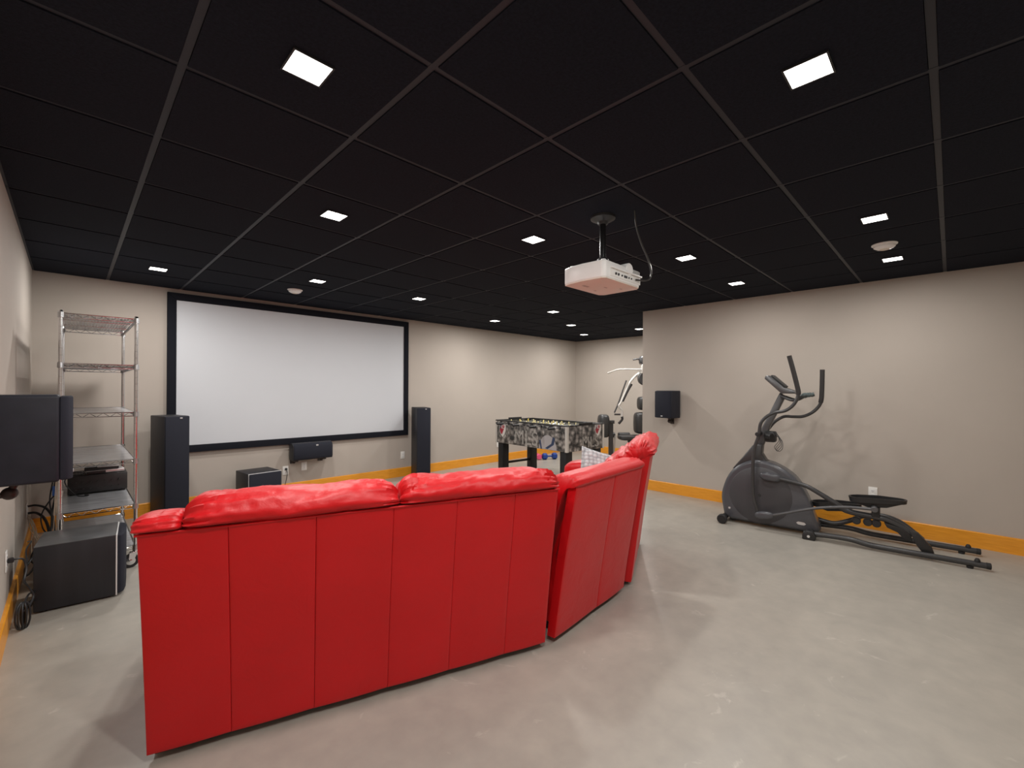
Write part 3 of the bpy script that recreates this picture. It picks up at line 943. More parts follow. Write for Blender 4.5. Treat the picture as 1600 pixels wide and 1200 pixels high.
def pillow_top(name, parent, x0, x1, prof, core, pinch=(0.35, 0.35), seed=0.0, nu=56, nv=64, pw=4.0, wr=1.0, top_amp=1.0):
    """plump cushion with a closed profile (y, z) swept along x; ends gather towards core"""
    pr = catmull([Vector((p[0], p[1], 0)) for p in prof], 8, True)
    n = len(pr)

    def at(v):
        k = v * n
        i = int(k) % n
        return pr[i].lerp(pr[(i + 1) % n], k - int(k))
    c = Vector((core[0], core[1], 0))
    L = x1 - x0

    def fn(u, v):
        p = at(v % 1.0)
        uu = 0.5 - 0.5 * math.cos(math.pi * u)
        uu = 0.4 * u + 0.6 * uu
        s = 2 * uu - 1
        pe = pinch[0] if s < 0 else pinch[1]
        pk = pw if not isinstance(pw, tuple) else (pw[0] if s < 0 else pw[1])
        gfac = pe + (1 - pe) * (max(0.0, 1 - abs(s) ** pk)) ** 0.5
        d = p - c
        up = max(0.0, min(1.0, (p.y - core[1] + 0.10) / 0.2))
        f = 1 - (1 - gfac) * (0.25 + 0.75 * up)
        q = c + d * f
        x = x0 + L * uu
        ed = min(uu, 1 - uu) * L
        ang = math.atan2(d.y, d.x)
        cx = x0 if s < 0 else x1
        # gathers that radiate from the seam ends and long soft wrinkles
        pl = math.sin(ang * 17 + 5 * noise.noise(Vector((ang * 2, cx * 5, seed)))) * math.exp(-ed / 0.11) * 0.017
        wl = noise.noise(Vector((x * 8 + ang * 1.2, ang * 0.9, seed + 3))) * 0.013
        wl += noise.noise(Vector((x * 24 - ang * 3.0, ang * 1.4, seed + 9))) * 0.0045
        r = noise.noise(Vector((x * 9 + ang * 2.2, ang * 1.1, seed + 5)))
        wl -= max(0.0, 0.10 - abs(r)) * 0.060
        nn = d.normalized() if d.length > 1e-6 else Vector((0, 1, 0))
        q = q + nn * (pl + wl) * wr * (0.2 + 0.8 * up)
        return (x, q.x, q.y)
    return MB().grid_ring(fn, nu, nv).build(name, 'leather', parent, ang=75)

def seat(parent, x0, x1, y0, y1, z0, z1, name='seat_cushion'):
    c = ((x0 + x1) / 2, (y0 + y1) / 2, (z0 + z1) / 2)
    MB().super(c, (x1 - x0) / 2, (y1 - y0) / 2, (z1 - z0) / 2, 0.35, 0.22, 28, 14).build(name, 'leather', parent, ang=80)

def arm(parent, x0, x1, y0, y1, zt):
    b = MB().box(x0 + 0.01, x1 - 0.01, y0, y1 - 0.02, 0.04, zt - 0.10, 0.02, 3)
    a = b.build('armrest', 'leather', parent, ang=60)
    MB().super(((x0 + x1) / 2, (y0 + y1) / 2, zt - 0.08), (x1 - x0) / 2 + 0.012, (y1 - y0) / 2 + 0.015, 0.095, 0.6, 0.3, 28, 14).build('armrest_pad', 'leather', a, ang=80)

def piping(parent, x0, x1, zs):
    MB().tube([(x0, lean_y(zs, zs) - 0.006, zs), ((x0 + x1) / 2, lean_y(zs, zs) - 0.007, zs + 0.001), (x1, lean_y(zs, zs) - 0.006, zs)], 0.0045, 6, 8).build('seam_piping', 'leather', parent)

def feet(parent, xs, ys):
    for x in xs:
        for y in ys:
            MB().lathe([(0.028, 0.0), (0.032, 0.045)], 12, Matrix.Translation((x, y, 0))).build('foot', 'black_plastic', parent)

def underframe(parent, poly):
    MB().prism(poly, 'z', 0.018, 0.05).build('underframe', 'black_plastic', parent, smooth=False)

# two-seat section with its left arm
ZS = 0.885
A = thing('sofa_section', 'long red leather sofa section seen from behind, nearest the camera', 'sofa', (0.170, 2.112, 0), math.atan2(-0.327, 0.945), 'sections of the red curved sofa')
LA = 1.735
SEAMS = [0.035, 0.302, 0.601, 0.906, 1.194, 1.492, 1.735]
for k in range(6):
    panel(SEAMS[k], SEAMS[k + 1], ZS, A)
MB().prism([(0.055, 0.05), (0.06, 0.45), (-0.05, 0.87), (0.10, 0.87), (0.22, 0.42), (0.88, 0.30), (0.88, 0.05)], 'x', 0.047, LA - 0.012).build('frame_body', 'leather', A, smooth=False)
piping(A, 0.03, LA + 0.004, ZS)
profA = [(-0.128, 0.890), (-0.160, 0.915), (-0.148, 0.958), (-0.098, 0.988), (-0.01, 0.992), (0.08, 0.965), (0.145, 0.905), (0.180, 0.82), (0.20, 0.68), (0.23, 0.50), (0.22, 0.43), (0.10, 0.43), (0.0, 0.70), (-0.06, 0.86)]
pillow_top('back_cushion', A, 0.160, 0.935, profA, (-0.07, 0.895), (0.30, 0.12), 1.3, nu=72, pw=(11, 9))
pillow_top('back_cushion', A, 0.935, LA + 0.008, profA, (-0.07, 0.895), (0.12, 0.25), 4.1, nu=72, pw=(12, 5))
profW = [(-0.128, 0.890), (-0.150, 0.905), (-0.138, 0.928), (-0.09, 0.942), (-0.01, 0.938), (0.07, 0.915), (0.12, 0.86), (0.14, 0.76), (0.12, 0.62), (0.05, 0.60), (0.0, 0.72), (-0.06, 0.86)]
pillow_top('arm_wing', A, 0.018, 0.162, profW, (-0.07, 0.895), (0.55, 0.15), 7.7, nu=36, pw=(3.0, 6.0), wr=0.45)
arm(A, 0.025, 0.22, 0.06, 0.90, 0.64)
seat(A, 0.22, 0.97, 0.18, 0.92, 0.28, 0.50)
seat(A, 0.97, LA, 0.18, 0.92, 0.28, 0.50)
MB().box(0.03, LA, 0.86, 0.90, 0.045, 0.30, 0.015, 3).build('front_apron', 'leather', A)
underframe(A, [(0.055, 0.02), (LA - 0.02, 0.02), (LA - 0.02, 0.85), (0.055, 0.85)])
feet(A, (0.12, LA - 0.09), (0.09, 0.8))

# wedge section
LB = 0.83
aB = math.atan2(0.062, 0.801)
B = thing('sofa_section', 'plain low red leather corner wedge between the two sofa sections', 'sofa', (1.872, 1.532, 0), aB, 'sections of the red curved sofa')
ZB = 0.885
panel(0.0, 0.46, ZB, B, 0.02, 0)
panel(0.46, LB, ZB, B, 0, 0.02)
MB().prism([(0.055, 0.05), (0.06, 0.45), (-0.05, 0.86), (0.10, 0.86), (0.22, 0.42), (0.62, 0.30), (0.62, 0.05)], 'x', 0.10, LB - 0.14).build('frame_body', 'leather', B, smooth=False)
piping(B, 0.02, LB + 0.02, ZB)
profB = [(-0.130, 0.875), (-0.142, 0.900), (-0.120, 0.926), (-0.07, 0.936), (0.0, 0.93), (0.06, 0.90), (0.10, 0.84), (0.13, 0.72), (0.18, 0.50), (0.17, 0.43), (0.10, 0.43), (0.0, 0.70), (-0.06, 0.85)]
pillow_top('back_roll', B, 0.005, LB + 0.03, profB, (-0.05, 0.86), (0.80, 0.85), 2.2, nu=30, pw=10, wr=0.25)
MB().prism([(0.14, 0.14), (LB - 0.16, 0.14), (LB - 0.34, 0.74), (0.32, 0.74)], 'z', 0.28, 0.50, 0.05, 4).build('seat_cushion', 'leather', B, ang=60)
MB().prism([(0.16, 0.12), (LB - 0.18, 0.12), (LB - 0.36, 0.72), (0.34, 0.72)], 'z', 0.045, 0.285, 0.015).build('front_apron', 'leather', B)
underframe(B, [(0.06, 0.02), (LB - 0.10, 0.02), (LB - 0.30, 0.66), (0.30, 0.66)])
feet(B, (0.12, LB - 0.16), (0.09,))

# recliner section with its right arm
LC = 0.98
aC = R(25)
C = thing('sofa_section', 'red leather recliner end section with tall headrest, seen edge on', 'sofa', (2.80, 1.60, 0), aC, 'sections of the red curved sofa')
panel(0.0, 0.33, 0.93, C)
panel(0.33, 0.66, 0.93, C)
panel(0.66, LC, 0.93, C)
MB().prism([(0.055, 0.05), (0.06, 0.45), (-0.06, 0.92), (0.09, 0.92), (0.24, 0.42), (0.86, 0.30), (0.86, 0.05)], 'x', 0.012, LC - 0.012).build('frame_body', 'leather', C, smooth=False)
piping(C, 0.0, LC, 0.93)
profH = [(-0.130, 0.925), (-0.165, 0.950), (-0.155, 1.00), (-0.115, 1.032), (-0.05, 1.028), (0.015, 0.995), (0.06, 0.945), (0.055, 0.89), (0.0, 0.86), (-0.06, 0.89)]
pillow_top('headrest', C, 0.0, LC - 0.10, profH, (-0.05, 0.94), (0.62, 0.5), 5.5, nu=44, pw=6)
profL = [(-0.06, 0.86), (0.0, 0.925), (0.08, 0.925), (0.17, 0.88), (0.25, 0.79), (0.30, 0.67), (0.32, 0.53), (0.28, 0.43), (0.12, 0.43), (0.02, 0.66)]
pillow_top('back_cushion', C, 0.01, LC - 0.12, profL, (0.10, 0.70), (0.80, 0.6), 8.5, nu=44, pw=8, wr=1.3)
arm(C, LC - 0.20, LC + 0.02, 0.02, 0.66, 0.72)
seat(C, 0.02, LC - 0.21, 0.20, 0.92, 0.28, 0.50)
MB().box(0.0, LC, 0.84, 0.88, 0.045, 0.30, 0.015, 3).build('front_apron', 'leather', C)
underframe(C, [(0.02, 0.02), (LC - 0.02, 0.02), (LC - 0.02, 0.84), (0.02, 0.84)])
feet(C, (0.09, LC - 0.06), (0.05, 0.8))

# knit cushion
def cushion():
    b = MB()
    n = 18
    hs, th = 0.205, 0.075
    top, bot = [], []
    for i in range(n + 1):
        rt, rb = [], []
        for j in range(n + 1):
            a, c_ = 2 * i / n - 1, 2 * j / n - 1
            k = (max(0, 1 - a * a) * max(0, 1 - c_ * c_)) ** 0.42
            sx = a * hs * (1 - 0.05 * (1 - c_ * c_))
            sy = c_ * hs * (1 - 0.05 * (1 - a * a))
            rt.append(b.bm.verts.new((sx, sy, th * k + 0.003)))
            rb.append(b.bm.verts.new((sx, sy, -th * k - 0.003)))
        top.append(rt)
        bot.append(rb)
    for i in range(n):
        for j in range(n):
            b.bm.faces.new((top[i][j], top[i + 1][j], top[i + 1][j + 1], top[i][j + 1]))
            b.bm.faces.new((bot[i][j], bot[i][j + 1], bot[i + 1][j + 1], bot[i + 1][j]))
    ring = [(i, 0) for i in range(n)] + [(n, j) for j in range(n)] + [(i, n) for i in range(n, 0, -1)] + [(0, j) for j in range(n, 0, -1)]
    for (i, j), (p, q) in zip(ring, ring[1:] + ring[:1]):
        b.bm.faces.new((top[i][j], bot[i][j], bot[p][q], top[p][q]))
    return b
o = cushion().build('throw_pillow', 'knit', ang=80)
o.location = (3.005, 1.97, 0.70)
o.rotation_euler = (Matrix.Rotation(R(-26), 3, 'Z') @ Matrix.Rotation(R(66), 3, 'X') @ Matrix.Rotation(R(72), 3, 'Z')).to_euler()
tag(o, 'light grey cable knit throw pillow leaning on the red recliner', 'pillow')

# ------------------------------------------------------------------ foosball table
FZ0, FZ1 = 0.545, 0.90
FWD, FLN = 0.80, 1.515
F = thing('foosball_table', 'foosball table with grey crowd print panels and black legs', 'foosball table', (4.713, 3.655, 0), R(-4))
pt_ = 0.022
for x in (0, FWD - pt_):
    MB().box(x, x + pt_, 0.03, FLN - 0.03, FZ0, FZ1 - 0.01, 0.002).build('side_panel', 'collage', F)
for y in (0, FLN - pt_):
    MB().box(0.03, FWD - 0.03, y, y + pt_, FZ0, FZ1 - 0.01, 0.002).build('end_panel', 'collage', F)
for x in (0, FWD):
    for y in (0, FLN):
        sx, sy = (1 if x == 0 else -1), (1 if y == 0 else -1)
        MB().prism([(x - sx * .004, y - sy * .004), (x + sx * .032, y - sy * .004), (x + sx * .032, y + sy * .024), (x + sx * .024, y + sy * .024), (x + sx * .024, y + sy * .032), (x - sx * .004, y + sy * .032)], 'z', FZ0 - 0.002, FZ1 - 0.008).build('corner_trim', 'alu', F, smooth=False)
for x in (-0.006, FWD - 0.044):
    MB().box(x, x + 0.05, -0.006, FLN + 0.006, FZ1 - 0.011, FZ1 + 0.006, 0.004).build('top_rail', 'leg', F)
for y in (-0.006, FLN - 0.044):
    MB().box(0.044, FWD - 0.044, y, y + 0.05, FZ1 - 0.010, FZ1 + 0.006, 0.004).build('top_rail', 'leg', F)
MB().box(pt_, FWD - pt_, pt_, FLN - pt_, FZ1 - 0.115, FZ1 - 0.10).build('playfield', 'field', F, smooth=False)
MB().box(pt_, FWD - pt_, pt_, FLN - pt_, FZ0, FZ0 + 0.015).build('bottom_board', 'leg', F, smooth=False)
for x in (0.02, FWD - 0.15):
    for y in (0.035, FLN - 0.145):
        lg = MB().prism([(x, y), (x + 0.13, y), (x + 0.13, y + 0.11), (x, y + 0.11)], 'z', 0.03, FZ0 + 0.001, 0.004).build('leg', 'leg', F)
        MB().lathe([(0.03, 0), (0.032, 0.008), (0.012, 0.012), (0.012, 0.031)], 14, Matrix.Translation((x + 0.065, y + 0.055, 0))).build('leveller_foot', 'black_plastic', lg)
for y in (0.09, FLN - 0.09):
    MB().box(0.15, FWD - 0.15, y - 0.012, y + 0.012, 0.20, 0.235, 0.003).build('leg_stretcher', 'leg', F)
rz_ = FZ1 - 0.035
counts = [3, 2, 3, 5, 5, 3, 2, 3]
for k in range(8):
    y = 0.13 + k * (FLN - 0.26) / 7
    left = k in (0, 1, 3, 5) if False else (k % 2 == 0)
    x0, x1 = (-0.22, FWD + 0.10) if left else (-0.10, FWD + 0.22)
    rod = MB().tube([(x0, y, rz_), (x1, y, rz_)], 0.008, 8).build('rod', 'chrome', F)
    hx = (x0 - 0.01, x0 + 0.11) if left else (x1 - 0.11, x1 + 0.01)
    MB().cyl((hx[0], y, rz_), (hx[1], y, rz_), 0.017, 10, 0.004).build('handle', 'black_plastic', rod)
    cp = (x1 - 0.02, x1 + 0.004) if left else (x0 - 0.004, x0 + 0.02)
    MB().cyl((cp[0], y, rz_), (cp[1], y, rz_), 0.012, 10).build('end_cap', 'rubber', rod)
    for bx in (-0.008, FWD - 0.012):
        MB().cyl((bx, y, rz_), (bx + 0.02, y, rz_), 0.02, 10).build('bearing', 'black_plastic', rod)
    for q in range(counts[k]):
        px = 0.12 + (FWD - 0.24) * (q + 0.5) / counts[k]
        b = MB().box(px - 0.012, px + 0.012, y - 0.008, y + 0.008, rz_ - 0.065, rz_ + 0.012, 0.003)
        b.super((px, y, rz_ + 0.026), 0.010, 0.010, 0.014, 1, 1, 8, 6)
        b.build('player_figure', 'players', rod)
for y in (0.25, FLN - 0.25):
    MB().box(FWD / 2 - 0.14, FWD / 2 + 0.14, (0.0 if y < 1 else FLN - 0.02), (0.02 if y < 1 else FLN), FZ1 + 0.004, FZ1 + 0.03, 0.004).build('score_counter', 'leg', F)
b = MB()
b.super((-0.001, FLN - 0.39, FZ0 + 0.10), 0.006, 0.048, 0.03, 0.4, 0.9, 18, 8)
b.build('ball_return_cup', 'slot', F)

def crest(parent, origin, ux, uz, w_, h_, off):
    """slanted shield: white lower-right half, red upper half with a pale band"""
    o_, ux, uz = Vector(origin), Vector(ux), Vector(uz)
    nrm = ux.cross(uz)

    def plate(poly, d, m):
        bm_ = MB()
        v = [bm_.bm.verts.new(o_ + ux * (p[0] * w_) + uz * (p[1] * h_) + nrm * d) for p in poly]
        v2 = [bm_.bm.verts.new(o_ + ux * (p[0] * w_) + uz * (p[1] * h_) + nrm * (d - 0.002)) for p in poly]
        bm_.bm.faces.new(v)
        bm_.bm.faces.new(v2[::-1])
        for i in range(len(v)):
            bm_.bm.faces.new((v[i], v2[i], v2[(i + 1) % len(v)], v[(i + 1) % len(v)]))
        bm_.build('crest_emblem', m, parent, smooth=False)
    plate([(-.5, .5), (.5, .5), (.5, 0), (.3, -.3), (0.0, -.55), (-.3, -.3), (-.5, 0)], off, 'white_print')
    plate([(-.45, .45), (.45, .45), (-.1, -.33), (-.28, -.24), (-.45, .0)], off + 0.0015, 'red_print')
    plate([(-.45, .45), (-.1, .45), (-.45, .05)], off + 0.003, 'blue_print')

def text_on(parent, s, size, loc, rot, m, name, ext=0.001):
    cu = bpy.data.curves.new('lettering', 'FONT')
    cu.body = s
    cu.size = size
    cu.extrude = ext
    cu.align_x = 'CENTER'
    cu.align_y = 'CENTER'
    tmp = bpy.data.objects.new('lettering', cu)
    COL.objects.link(tmp)
    bpy.context.view_layer.update()
    me = bpy.data.meshes.new_from_object(tmp.evaluated_get(bpy.context.evaluated_depsgraph_get()))
    bpy.data.objects.remove(tmp)
    me.materials.clear()
    me.materials.append(M[m])
    o = link(name, me, parent, loc)
    o.rotation_euler = rot
    return o
crest(F, (0, FLN - 0.17, FZ0 + 0.20), (0, -1, 0), (0, 0, 1), 0.15, 0.19, 0.004)
crest(F, (FWD - 0.14, 0, FZ0 + 0.265), (1, 0, 0), (0, 0, 1), 0.13, 0.16, 0.004)
text_on(F, 'MLS', 0.085, (-0.006, FLN - 0.165, FZ0 + 0.255), (R(90), 0, R(-90)), 'white_print', 'crest_lettering')
text_on(F, 'MLS', 0.07, (FWD - 0.145, -0.0068, FZ0 + 0.31), (R(90), 0, 0), 'white_print', 'crest_lettering')
text_on(F, 'MLS', 0.30, (-0.0015, FLN - 0.70, FZ0 + 0.12), (R(90), 0, R(-90)), 'letter', 'panel_lettering')
text_on(F, 'MLS', 0.22, (FWD * 0.62, -0.0015, FZ0 + 0.10), (R(90), 0, 0), 'letter', 'panel_lettering')
# ball printed in the lower corner of the side panel
b = MB()
poly = [(0.36 + 0.17 * math.cos(a), FZ0 + 0.005 + 0.20 * math.sin(a)) for a in [math.pi * k / 18 for k in range(19)]]
b.prism(poly, 'x', -0.0016, 0.001)
b.build('ball_print', mat('pale_violet_grey_print', (0.42, 0.40, 0.41), 0.5), F, smooth=False)
b = MB()
poly = [(0.24 + 0.02 * math.cos(a) * (6 if k < 10 else 6), FZ0 + 0.004 + 0.11 * math.sin(a)) for k, a in enumerate([math.pi * k / 18 for k in range(19)])]
b.prism([(0.41, FZ0 + 0.02), (0.36, FZ0 + 0.01), (0.24, FZ0 + 0.08), (0.22, FZ0 + 0.17), (0.26, FZ0 + 0.19), (0.29, FZ0 + 0.09)], 'x', -0.0026, 0.0005)
b.prism([(0.53, FZ0 + 0.12), (0.50, FZ0 + 0.005), (0.47, FZ0 + 0.005), (0.50, FZ0 + 0.13)], 'x', -0.0026, 0.0005)
b.build('ball_print', 'blue_print', F, smooth=False)

# dumbbells beyond the table
def dumbbell(loc, rz, m, label, s=1.0):
    t = thing('dumbbell', label, 'dumbbell', loc, rz, 'vinyl dumbbells on the floor')
    for x in (-0.085, 0.085):
        MB().cyl((x * s - 0.035 * s, 0, 0.052 * s), (x * s + 0.035 * s, 0, 0.052 * s), 0.052 * s, 6, 0.010).build('weight_head', m, t, smooth=False)
    MB().cyl((-0.06 * s, 0, 0.052 * s), (0.06 * s, 0, 0.052 * s), 0.016, 12).build('handle', m, t)
dumbbell((6.74, 5.66, 0), R(-25), 'bluedb', 'blue vinyl dumbbell on the floor behind the foosball table', 1.25)
dumbbell((6.60, 5.86, 0), R(60), 'pink', 'pink vinyl dumbbell on the floor behind the foosball table', 1.15)

# ------------------------------------------------------------------ home gym in the alcove
G = thing('home_gym', 'chrome and black home gym machine half hidden in the alcove', 'gym machine', (7.62, 4.05, 0), R(135))
# local x points to picture left (the user side), local y away from the camera, origin under the mast
def gy(x, z, y=0.0):
    return (x, y, z)
MB().box(-0.06, 0.03, -0.05, 0.05, 0.06, 1.97, 0.01).build('mast', 'chrome', G)
MB().box(-0.55, 0.95, -0.04, 0.04, 0.02, 0.085, 0.01).build('base_beam', 'graph_dark', G)
for x in (-0.5, 0.0, 0.85):
    MB().box(x - 0.035, x + 0.035, -0.32, 0.32, 0.0, 0.05, 0.01).build('base_foot', 'graph_dark', G)
MB().box(-0.55, 0.10, -0.035, 0.035, 1.90, 1.97, 0.01).build('top_boom', 'chrome', G)
hd = MB().super((0.02, 0, 1.945), 0.12, 0.06, 0.09, 0.6, 0.6).build('pulley_cover', 'graph_dark', G)
MB().tube([gy(0.08, 1.95), gy(0.17, 1.97), gy(0.25, 1.955)], 0.016, 8, 4).build('cover_lever', 'black_plastic', hd)
MB().box(0.06, 0.12, -0.04, 0.04, 1.87, 1.92, 0.008).build('latch_bracket', 'chrome', G)
MB().tube([gy(-0.55, 1.69, 0.02), gy(-0.42, 1.772, 0.02), gy(-0.1, 1.775, 0.02), gy(0.50, 1.775, 0.02), gy(0.56, 1.765, 0.02), gy(0.735, 1.70, 0.02)], 0.014, 8).build('lat_bar', 'alu', G)
MB().box(-0.03, 0.10, -0.07, 0.06, 1.70, 1.87, 0.012).build('swivel_bracket', 'alu', G)
MB().cyl((0.03, -0.075, 1.60), (0.03, 0.02, 1.60), 0.12, 28, 0.012).build('cam_wheel', 'graph_dark', G)
MB().lathe([(0.08, 0), (0.10, 0.02), (0.10, 0.03), (0.06, 0.03)], 24, Matrix.Translation((0.05, -0.08, 1.66)) @ Matrix.Rotation(R(90), 4, 'X')).build('cam_cover', 'alu', G)
MB().tube([gy(0.05, 1.73, -0.1), gy(0.15, 1.68, -0.1), gy(0.27, 1.54, -0.1), gy(0.36, 1.36, -0.1), gy(0.445, 1.16, -0.1), gy(0.485, 1.085, -0.1), gy(0.43, 0.995, -0.1), gy(0.43, 0.87, -0.1)], 0.022, 8, 5).build('press_arm', 'alu', G)
MB().tube([gy(0.43, 0.885, -0.1), gy(0.425, 0.83, -0.1), gy(0.49, 0.75, -0.1)], 0.024, 8, 4).build('press_grip', 'grip', G)
MB().tube([gy(0.34, 1.57, -0.13), gy(0.40, 1.40, -0.13), gy(0.48, 1.16, -0.13), gy(0.565, 0.955, -0.13)], 0.014, 8, 4).build('pull_bar', 'graph_dark', G)
MB().tube([gy(0.25, 1.50, -0.08), gy(0.33, 1.36, -0.08), gy(0.42, 1.17, -0.08)], 0.02, 8, 4).build('arm_sleeve', 'grip', G)
MB().tube([gy(0.57, 0.925, -0.1), gy(0.46, 0.925, -0.1)], 0.016, 8).build('cross_grip', 'grip', G)
MB().super((0.075, 0, 1.14), 0.085, 0.13, 0.125, 0.55, 0.6, 20, 12).build('head_pad', 'vinyl', G)
MB().super((0.10, 0, 0.775), 0.125, 0.15, 0.20, 0.45, 0.6, 20, 12).build('back_pad', 'vinyl', G)
MB().super((0.30, 0, 0.50), 0.22, 0.17, 0.05, 0.5, 0.4, 20, 10).build('seat_pad', 'vinyl', G)
MB().box(0.26, 0.34, -0.03, 0.03, 0.08, 0.46, 0.006).build('seat_post', 'graph_dark', G)
pp = MB().super((0, 0, 0), 0.105, 0.16, 0.215, 0.45, 0.7, 22, 12).build('chest_pad', 'vinyl', G)
pp.location = (0.80, 0.0, 0.715)
MB().box(0.62, 0.70, -0.03, 0.03, 0.09, 0.78, 0.006).box(0.66, 0.73, -0.025, 0.025, 0.68, 0.74).build('pad_post', 'graph_dark', G)
MB().box(0.60, 0.72, -0.05, 0.05, 0.76, 0.82, 0.006).build('post_clamp', 'graph_dark', G)
MB().tube([gy(0.62, 0.10, -0.06), gy(0.58, 0.30, -0.06), gy(0.565, 0.53, -0.06)], 0.02, 8).build('leg_lever', 'alu', G)
for x0, x1 in ((0.56, 0.68), (0.28, 0.50)):
    MB().cyl((x0, -0.10, 0.535), (x1, -0.10, 0.535), 0.05, 16, 0.01).build('roller_pad', 'vinyl', G)
for k in range(12):
    MB().box(-0.48, -0.26, -0.09, 0.09, 0.10 + k * 0.052, 0.147 + k * 0.052, 0.004).build('weight_plate', 'graph_dark', G)
for y in (-0.06, 0.06):
    MB().cyl((-0.37, y, 0.085), (-0.37, y, 1.90), 0.011, 10).build('guide_rod', 'chrome', G)

# ------------------------------------------------------------------ elliptical trainer
E_ = thing('elliptical_trainer', 'graphite grey elliptical trainer along the right wall', 'elliptical', (4.834, 1.682, 0), math.atan2(-0.9943, 0.1065))
# local x: towards the rear, local y: towards the wall, near side at y = 0
def T3(pts, y):
    return [(p[0], y, p[1]) for p in pts]
sh = [(-0.027, 0.085), (-0.053, 0.252), (-0.034, 0.372), (0.016, 0.501), (0.096, 0.599), (0.216, 0.666), (0.321, 0.679), (0.435, 0.657), (0.55, 0.595), (0.636, 0.517), (0.704, 0.396), (0.746, 0.289), (0.776, 0.19), (0.825, 0.075)]
outl = [(p.x, p.y) for p in catmull([Vector((a, b_, 0)) for a, b_ in sh], 3)] + [(0.80, 0.035), (0.40, 0.032), (0.05, 0.035), (0.0, 0.055)]
MB().prism(outl, 'y', 0.100, 0.300, 0.034, 4).build('shroud', 'shroud', E_, ang=50)
for y0, y1, y2 in ((0.106, 0.099, 0.094), (0.294, 0.301, 0.306)):
    dsk = MB()
    q = Matrix.Translation((0.312, (y0), 0.328)) @ Matrix.Rotation(R(90) if y2 < y0 else R(-90), 4, 'X')
    dsk.lathe([(0.285, -0.004), (0.285, 0.005), (0.275, 0.011), (0.10, 0.013), (0.02, 0.013)], 56, q).build('drive_disc', 'disc', E_)
    MB().lathe([(0.2865, -0.004), (0.2935, 0.004), (0.2865, 0.0045)], 56, q, cap=False).build('disc_gap_ring', 'slot', E_)
    MB().lathe([(0.015, 0.012), (0.013, 0.018)], 14, Matrix.Translation((0.0, 0, 0)) @ q).build('hub_cap', 'slot', E_)
MB().prism([(0.045, 0.56), (0.15, 0.70), (0.241, 0.83), (0.332, 0.847), (0.322, 0.745), (0.36, 0.683), (0.46, 0.622), (0.30, 0.655), (0.17, 0.62)], 'y', 0.135, 0.265, 0.012, 2).build('neck_cover', 'graph_dark', E_, ang=50)
def slant(poly, y0, y1, name, m, bev=0.01):
    return MB().prism(poly, 'y', y0, y1, bev, 2).build(name, m, E_, ang=50)
slant([(0.475, 1.375), (0.525, 1.335), (0.395, 1.034), (0.335, 0.83), (0.258, 0.83), (0.315, 1.01)], 0.165, 0.235, 'column', 'graph', 0.012)
con = slant([(0.352, 1.515), (0.365, 1.545), (0.40, 1.545), (0.52, 1.425), (0.60, 1.395), (0.625, 1.365), (0.50, 1.365)], 0.07, 0.33, 'console', 'graph', 0.010)
MB().prism([(0.405, 1.545), (0.415, 1.552), (0.535, 1.436), (0.525, 1.423)], 'y', 0.10, 0.30, 0.003).build('console_display', 'slot', con)
MB().tube([(0.50, 0.10, 1.335), (0.60, 0.06, 1.30), (0.67, 0.05, 1.335), (0.72, 0.06, 1.355)], 0.013, 8, 5).build('fixed_bar', 'graph_dark', E_)
MB().tube([(0.50, 0.30, 1.335), (0.60, 0.34, 1.30), (0.67, 0.35, 1.335), (0.72, 0.34, 1.355)], 0.013, 8, 5).build('fixed_bar', 'graph_dark', E_)
MB().tube([(0.50, 0.10, 1.335), (0.50, 0.30, 1.335)], 0.014, 8).build('fixed_bar', 'graph_dark', E_)
for y in (0.06, 0.34):
    MB().tube([(0.665, y, 1.33), (0.70, y, 1.355), (0.725, y, 1.352), (0.75, y, 1.36)], [0.017, 0.023, 0.016, 0.022, 0.02], 10, 5).build('pulse_grip', 'teal', E_)
nh = [(0.640, 1.43), (0.647, 1.397), (0.643, 1.329), (0.604, 1.25), (0.539, 1.197), (0.451, 1.175), (0.382, 1.132), (0.333, 1.066), (0.319, 0.977), (0.305, 0.907), (0.281, 0.823), (0.265, 0.666), (0.264, 0.45), (0.275, 0.301), (0.312, 0.165)]
h1 = MB().tube(T3(nh, 0.02), 0.0155, 10, 5).build('swing_arm', 'graph_dark', E_)
MB().tube(T3([(0.572, 1.731), (0.609, 1.575), (0.647, 1.397), (0.647, 1.355)], 0.02), 0.021, 12, 5).build('hand_grip', 'grip', h1)
fh = [(0.808, 1.36), (0.808, 1.334), (0.794, 1.254), (0.736, 1.179), (0.655, 1.132), (0.572, 1.125), (0.487, 1.122), (0.415, 1.075), (0.371, 1.022), (0.330, 0.955), (0.285, 0.86), (0.27, 0.70), (0.30, 0.48), (0.40, 0.30)]
h2 = MB().tube(T3(fh, 0.38), 0.0155, 10, 5).build('swing_arm', 'graph_dark', E_)
MB().tube(T3([(0.813, 1.605), (0.812, 1.50), (0.808, 1.334), (0.800, 1.275)], 0.38), 0.021, 12, 5).build('hand_grip', 'grip', h2)
MB().cyl((0.305, -0.005, 0.955), (0.305, 0.405, 0.955), 0.021, 16, 0.004).build('pivot_shaft', 'black_plastic', E_)
bh = MB().box(0.345, 0.45, 0.12, 0.22, 0.87, 0.98, 0.02).cyl((0.36, 0.13, 0.93), (0.42, 0.09, 0.93), 0.035, 14, 0.006).build('accessory_holder', 'black_plastic', E_)
b = MB()
for k in range(5):
    b.tube([(0.42, 0.13, 0.96), (0.45 + 0.012 * k, 0.11 + 0.006 * k, 0.98 - 0.02 * k), (0.48 + 0.008 * k, 0.10, 0.90 - 0.018 * k), (0.44 + 0.012 * k, 0.11, 0.83 - 0.01 * k), (0.46, 0.11, 0.79)], 0.0025, 5, 5)
b.build('loose_wire', 'cable', bh)
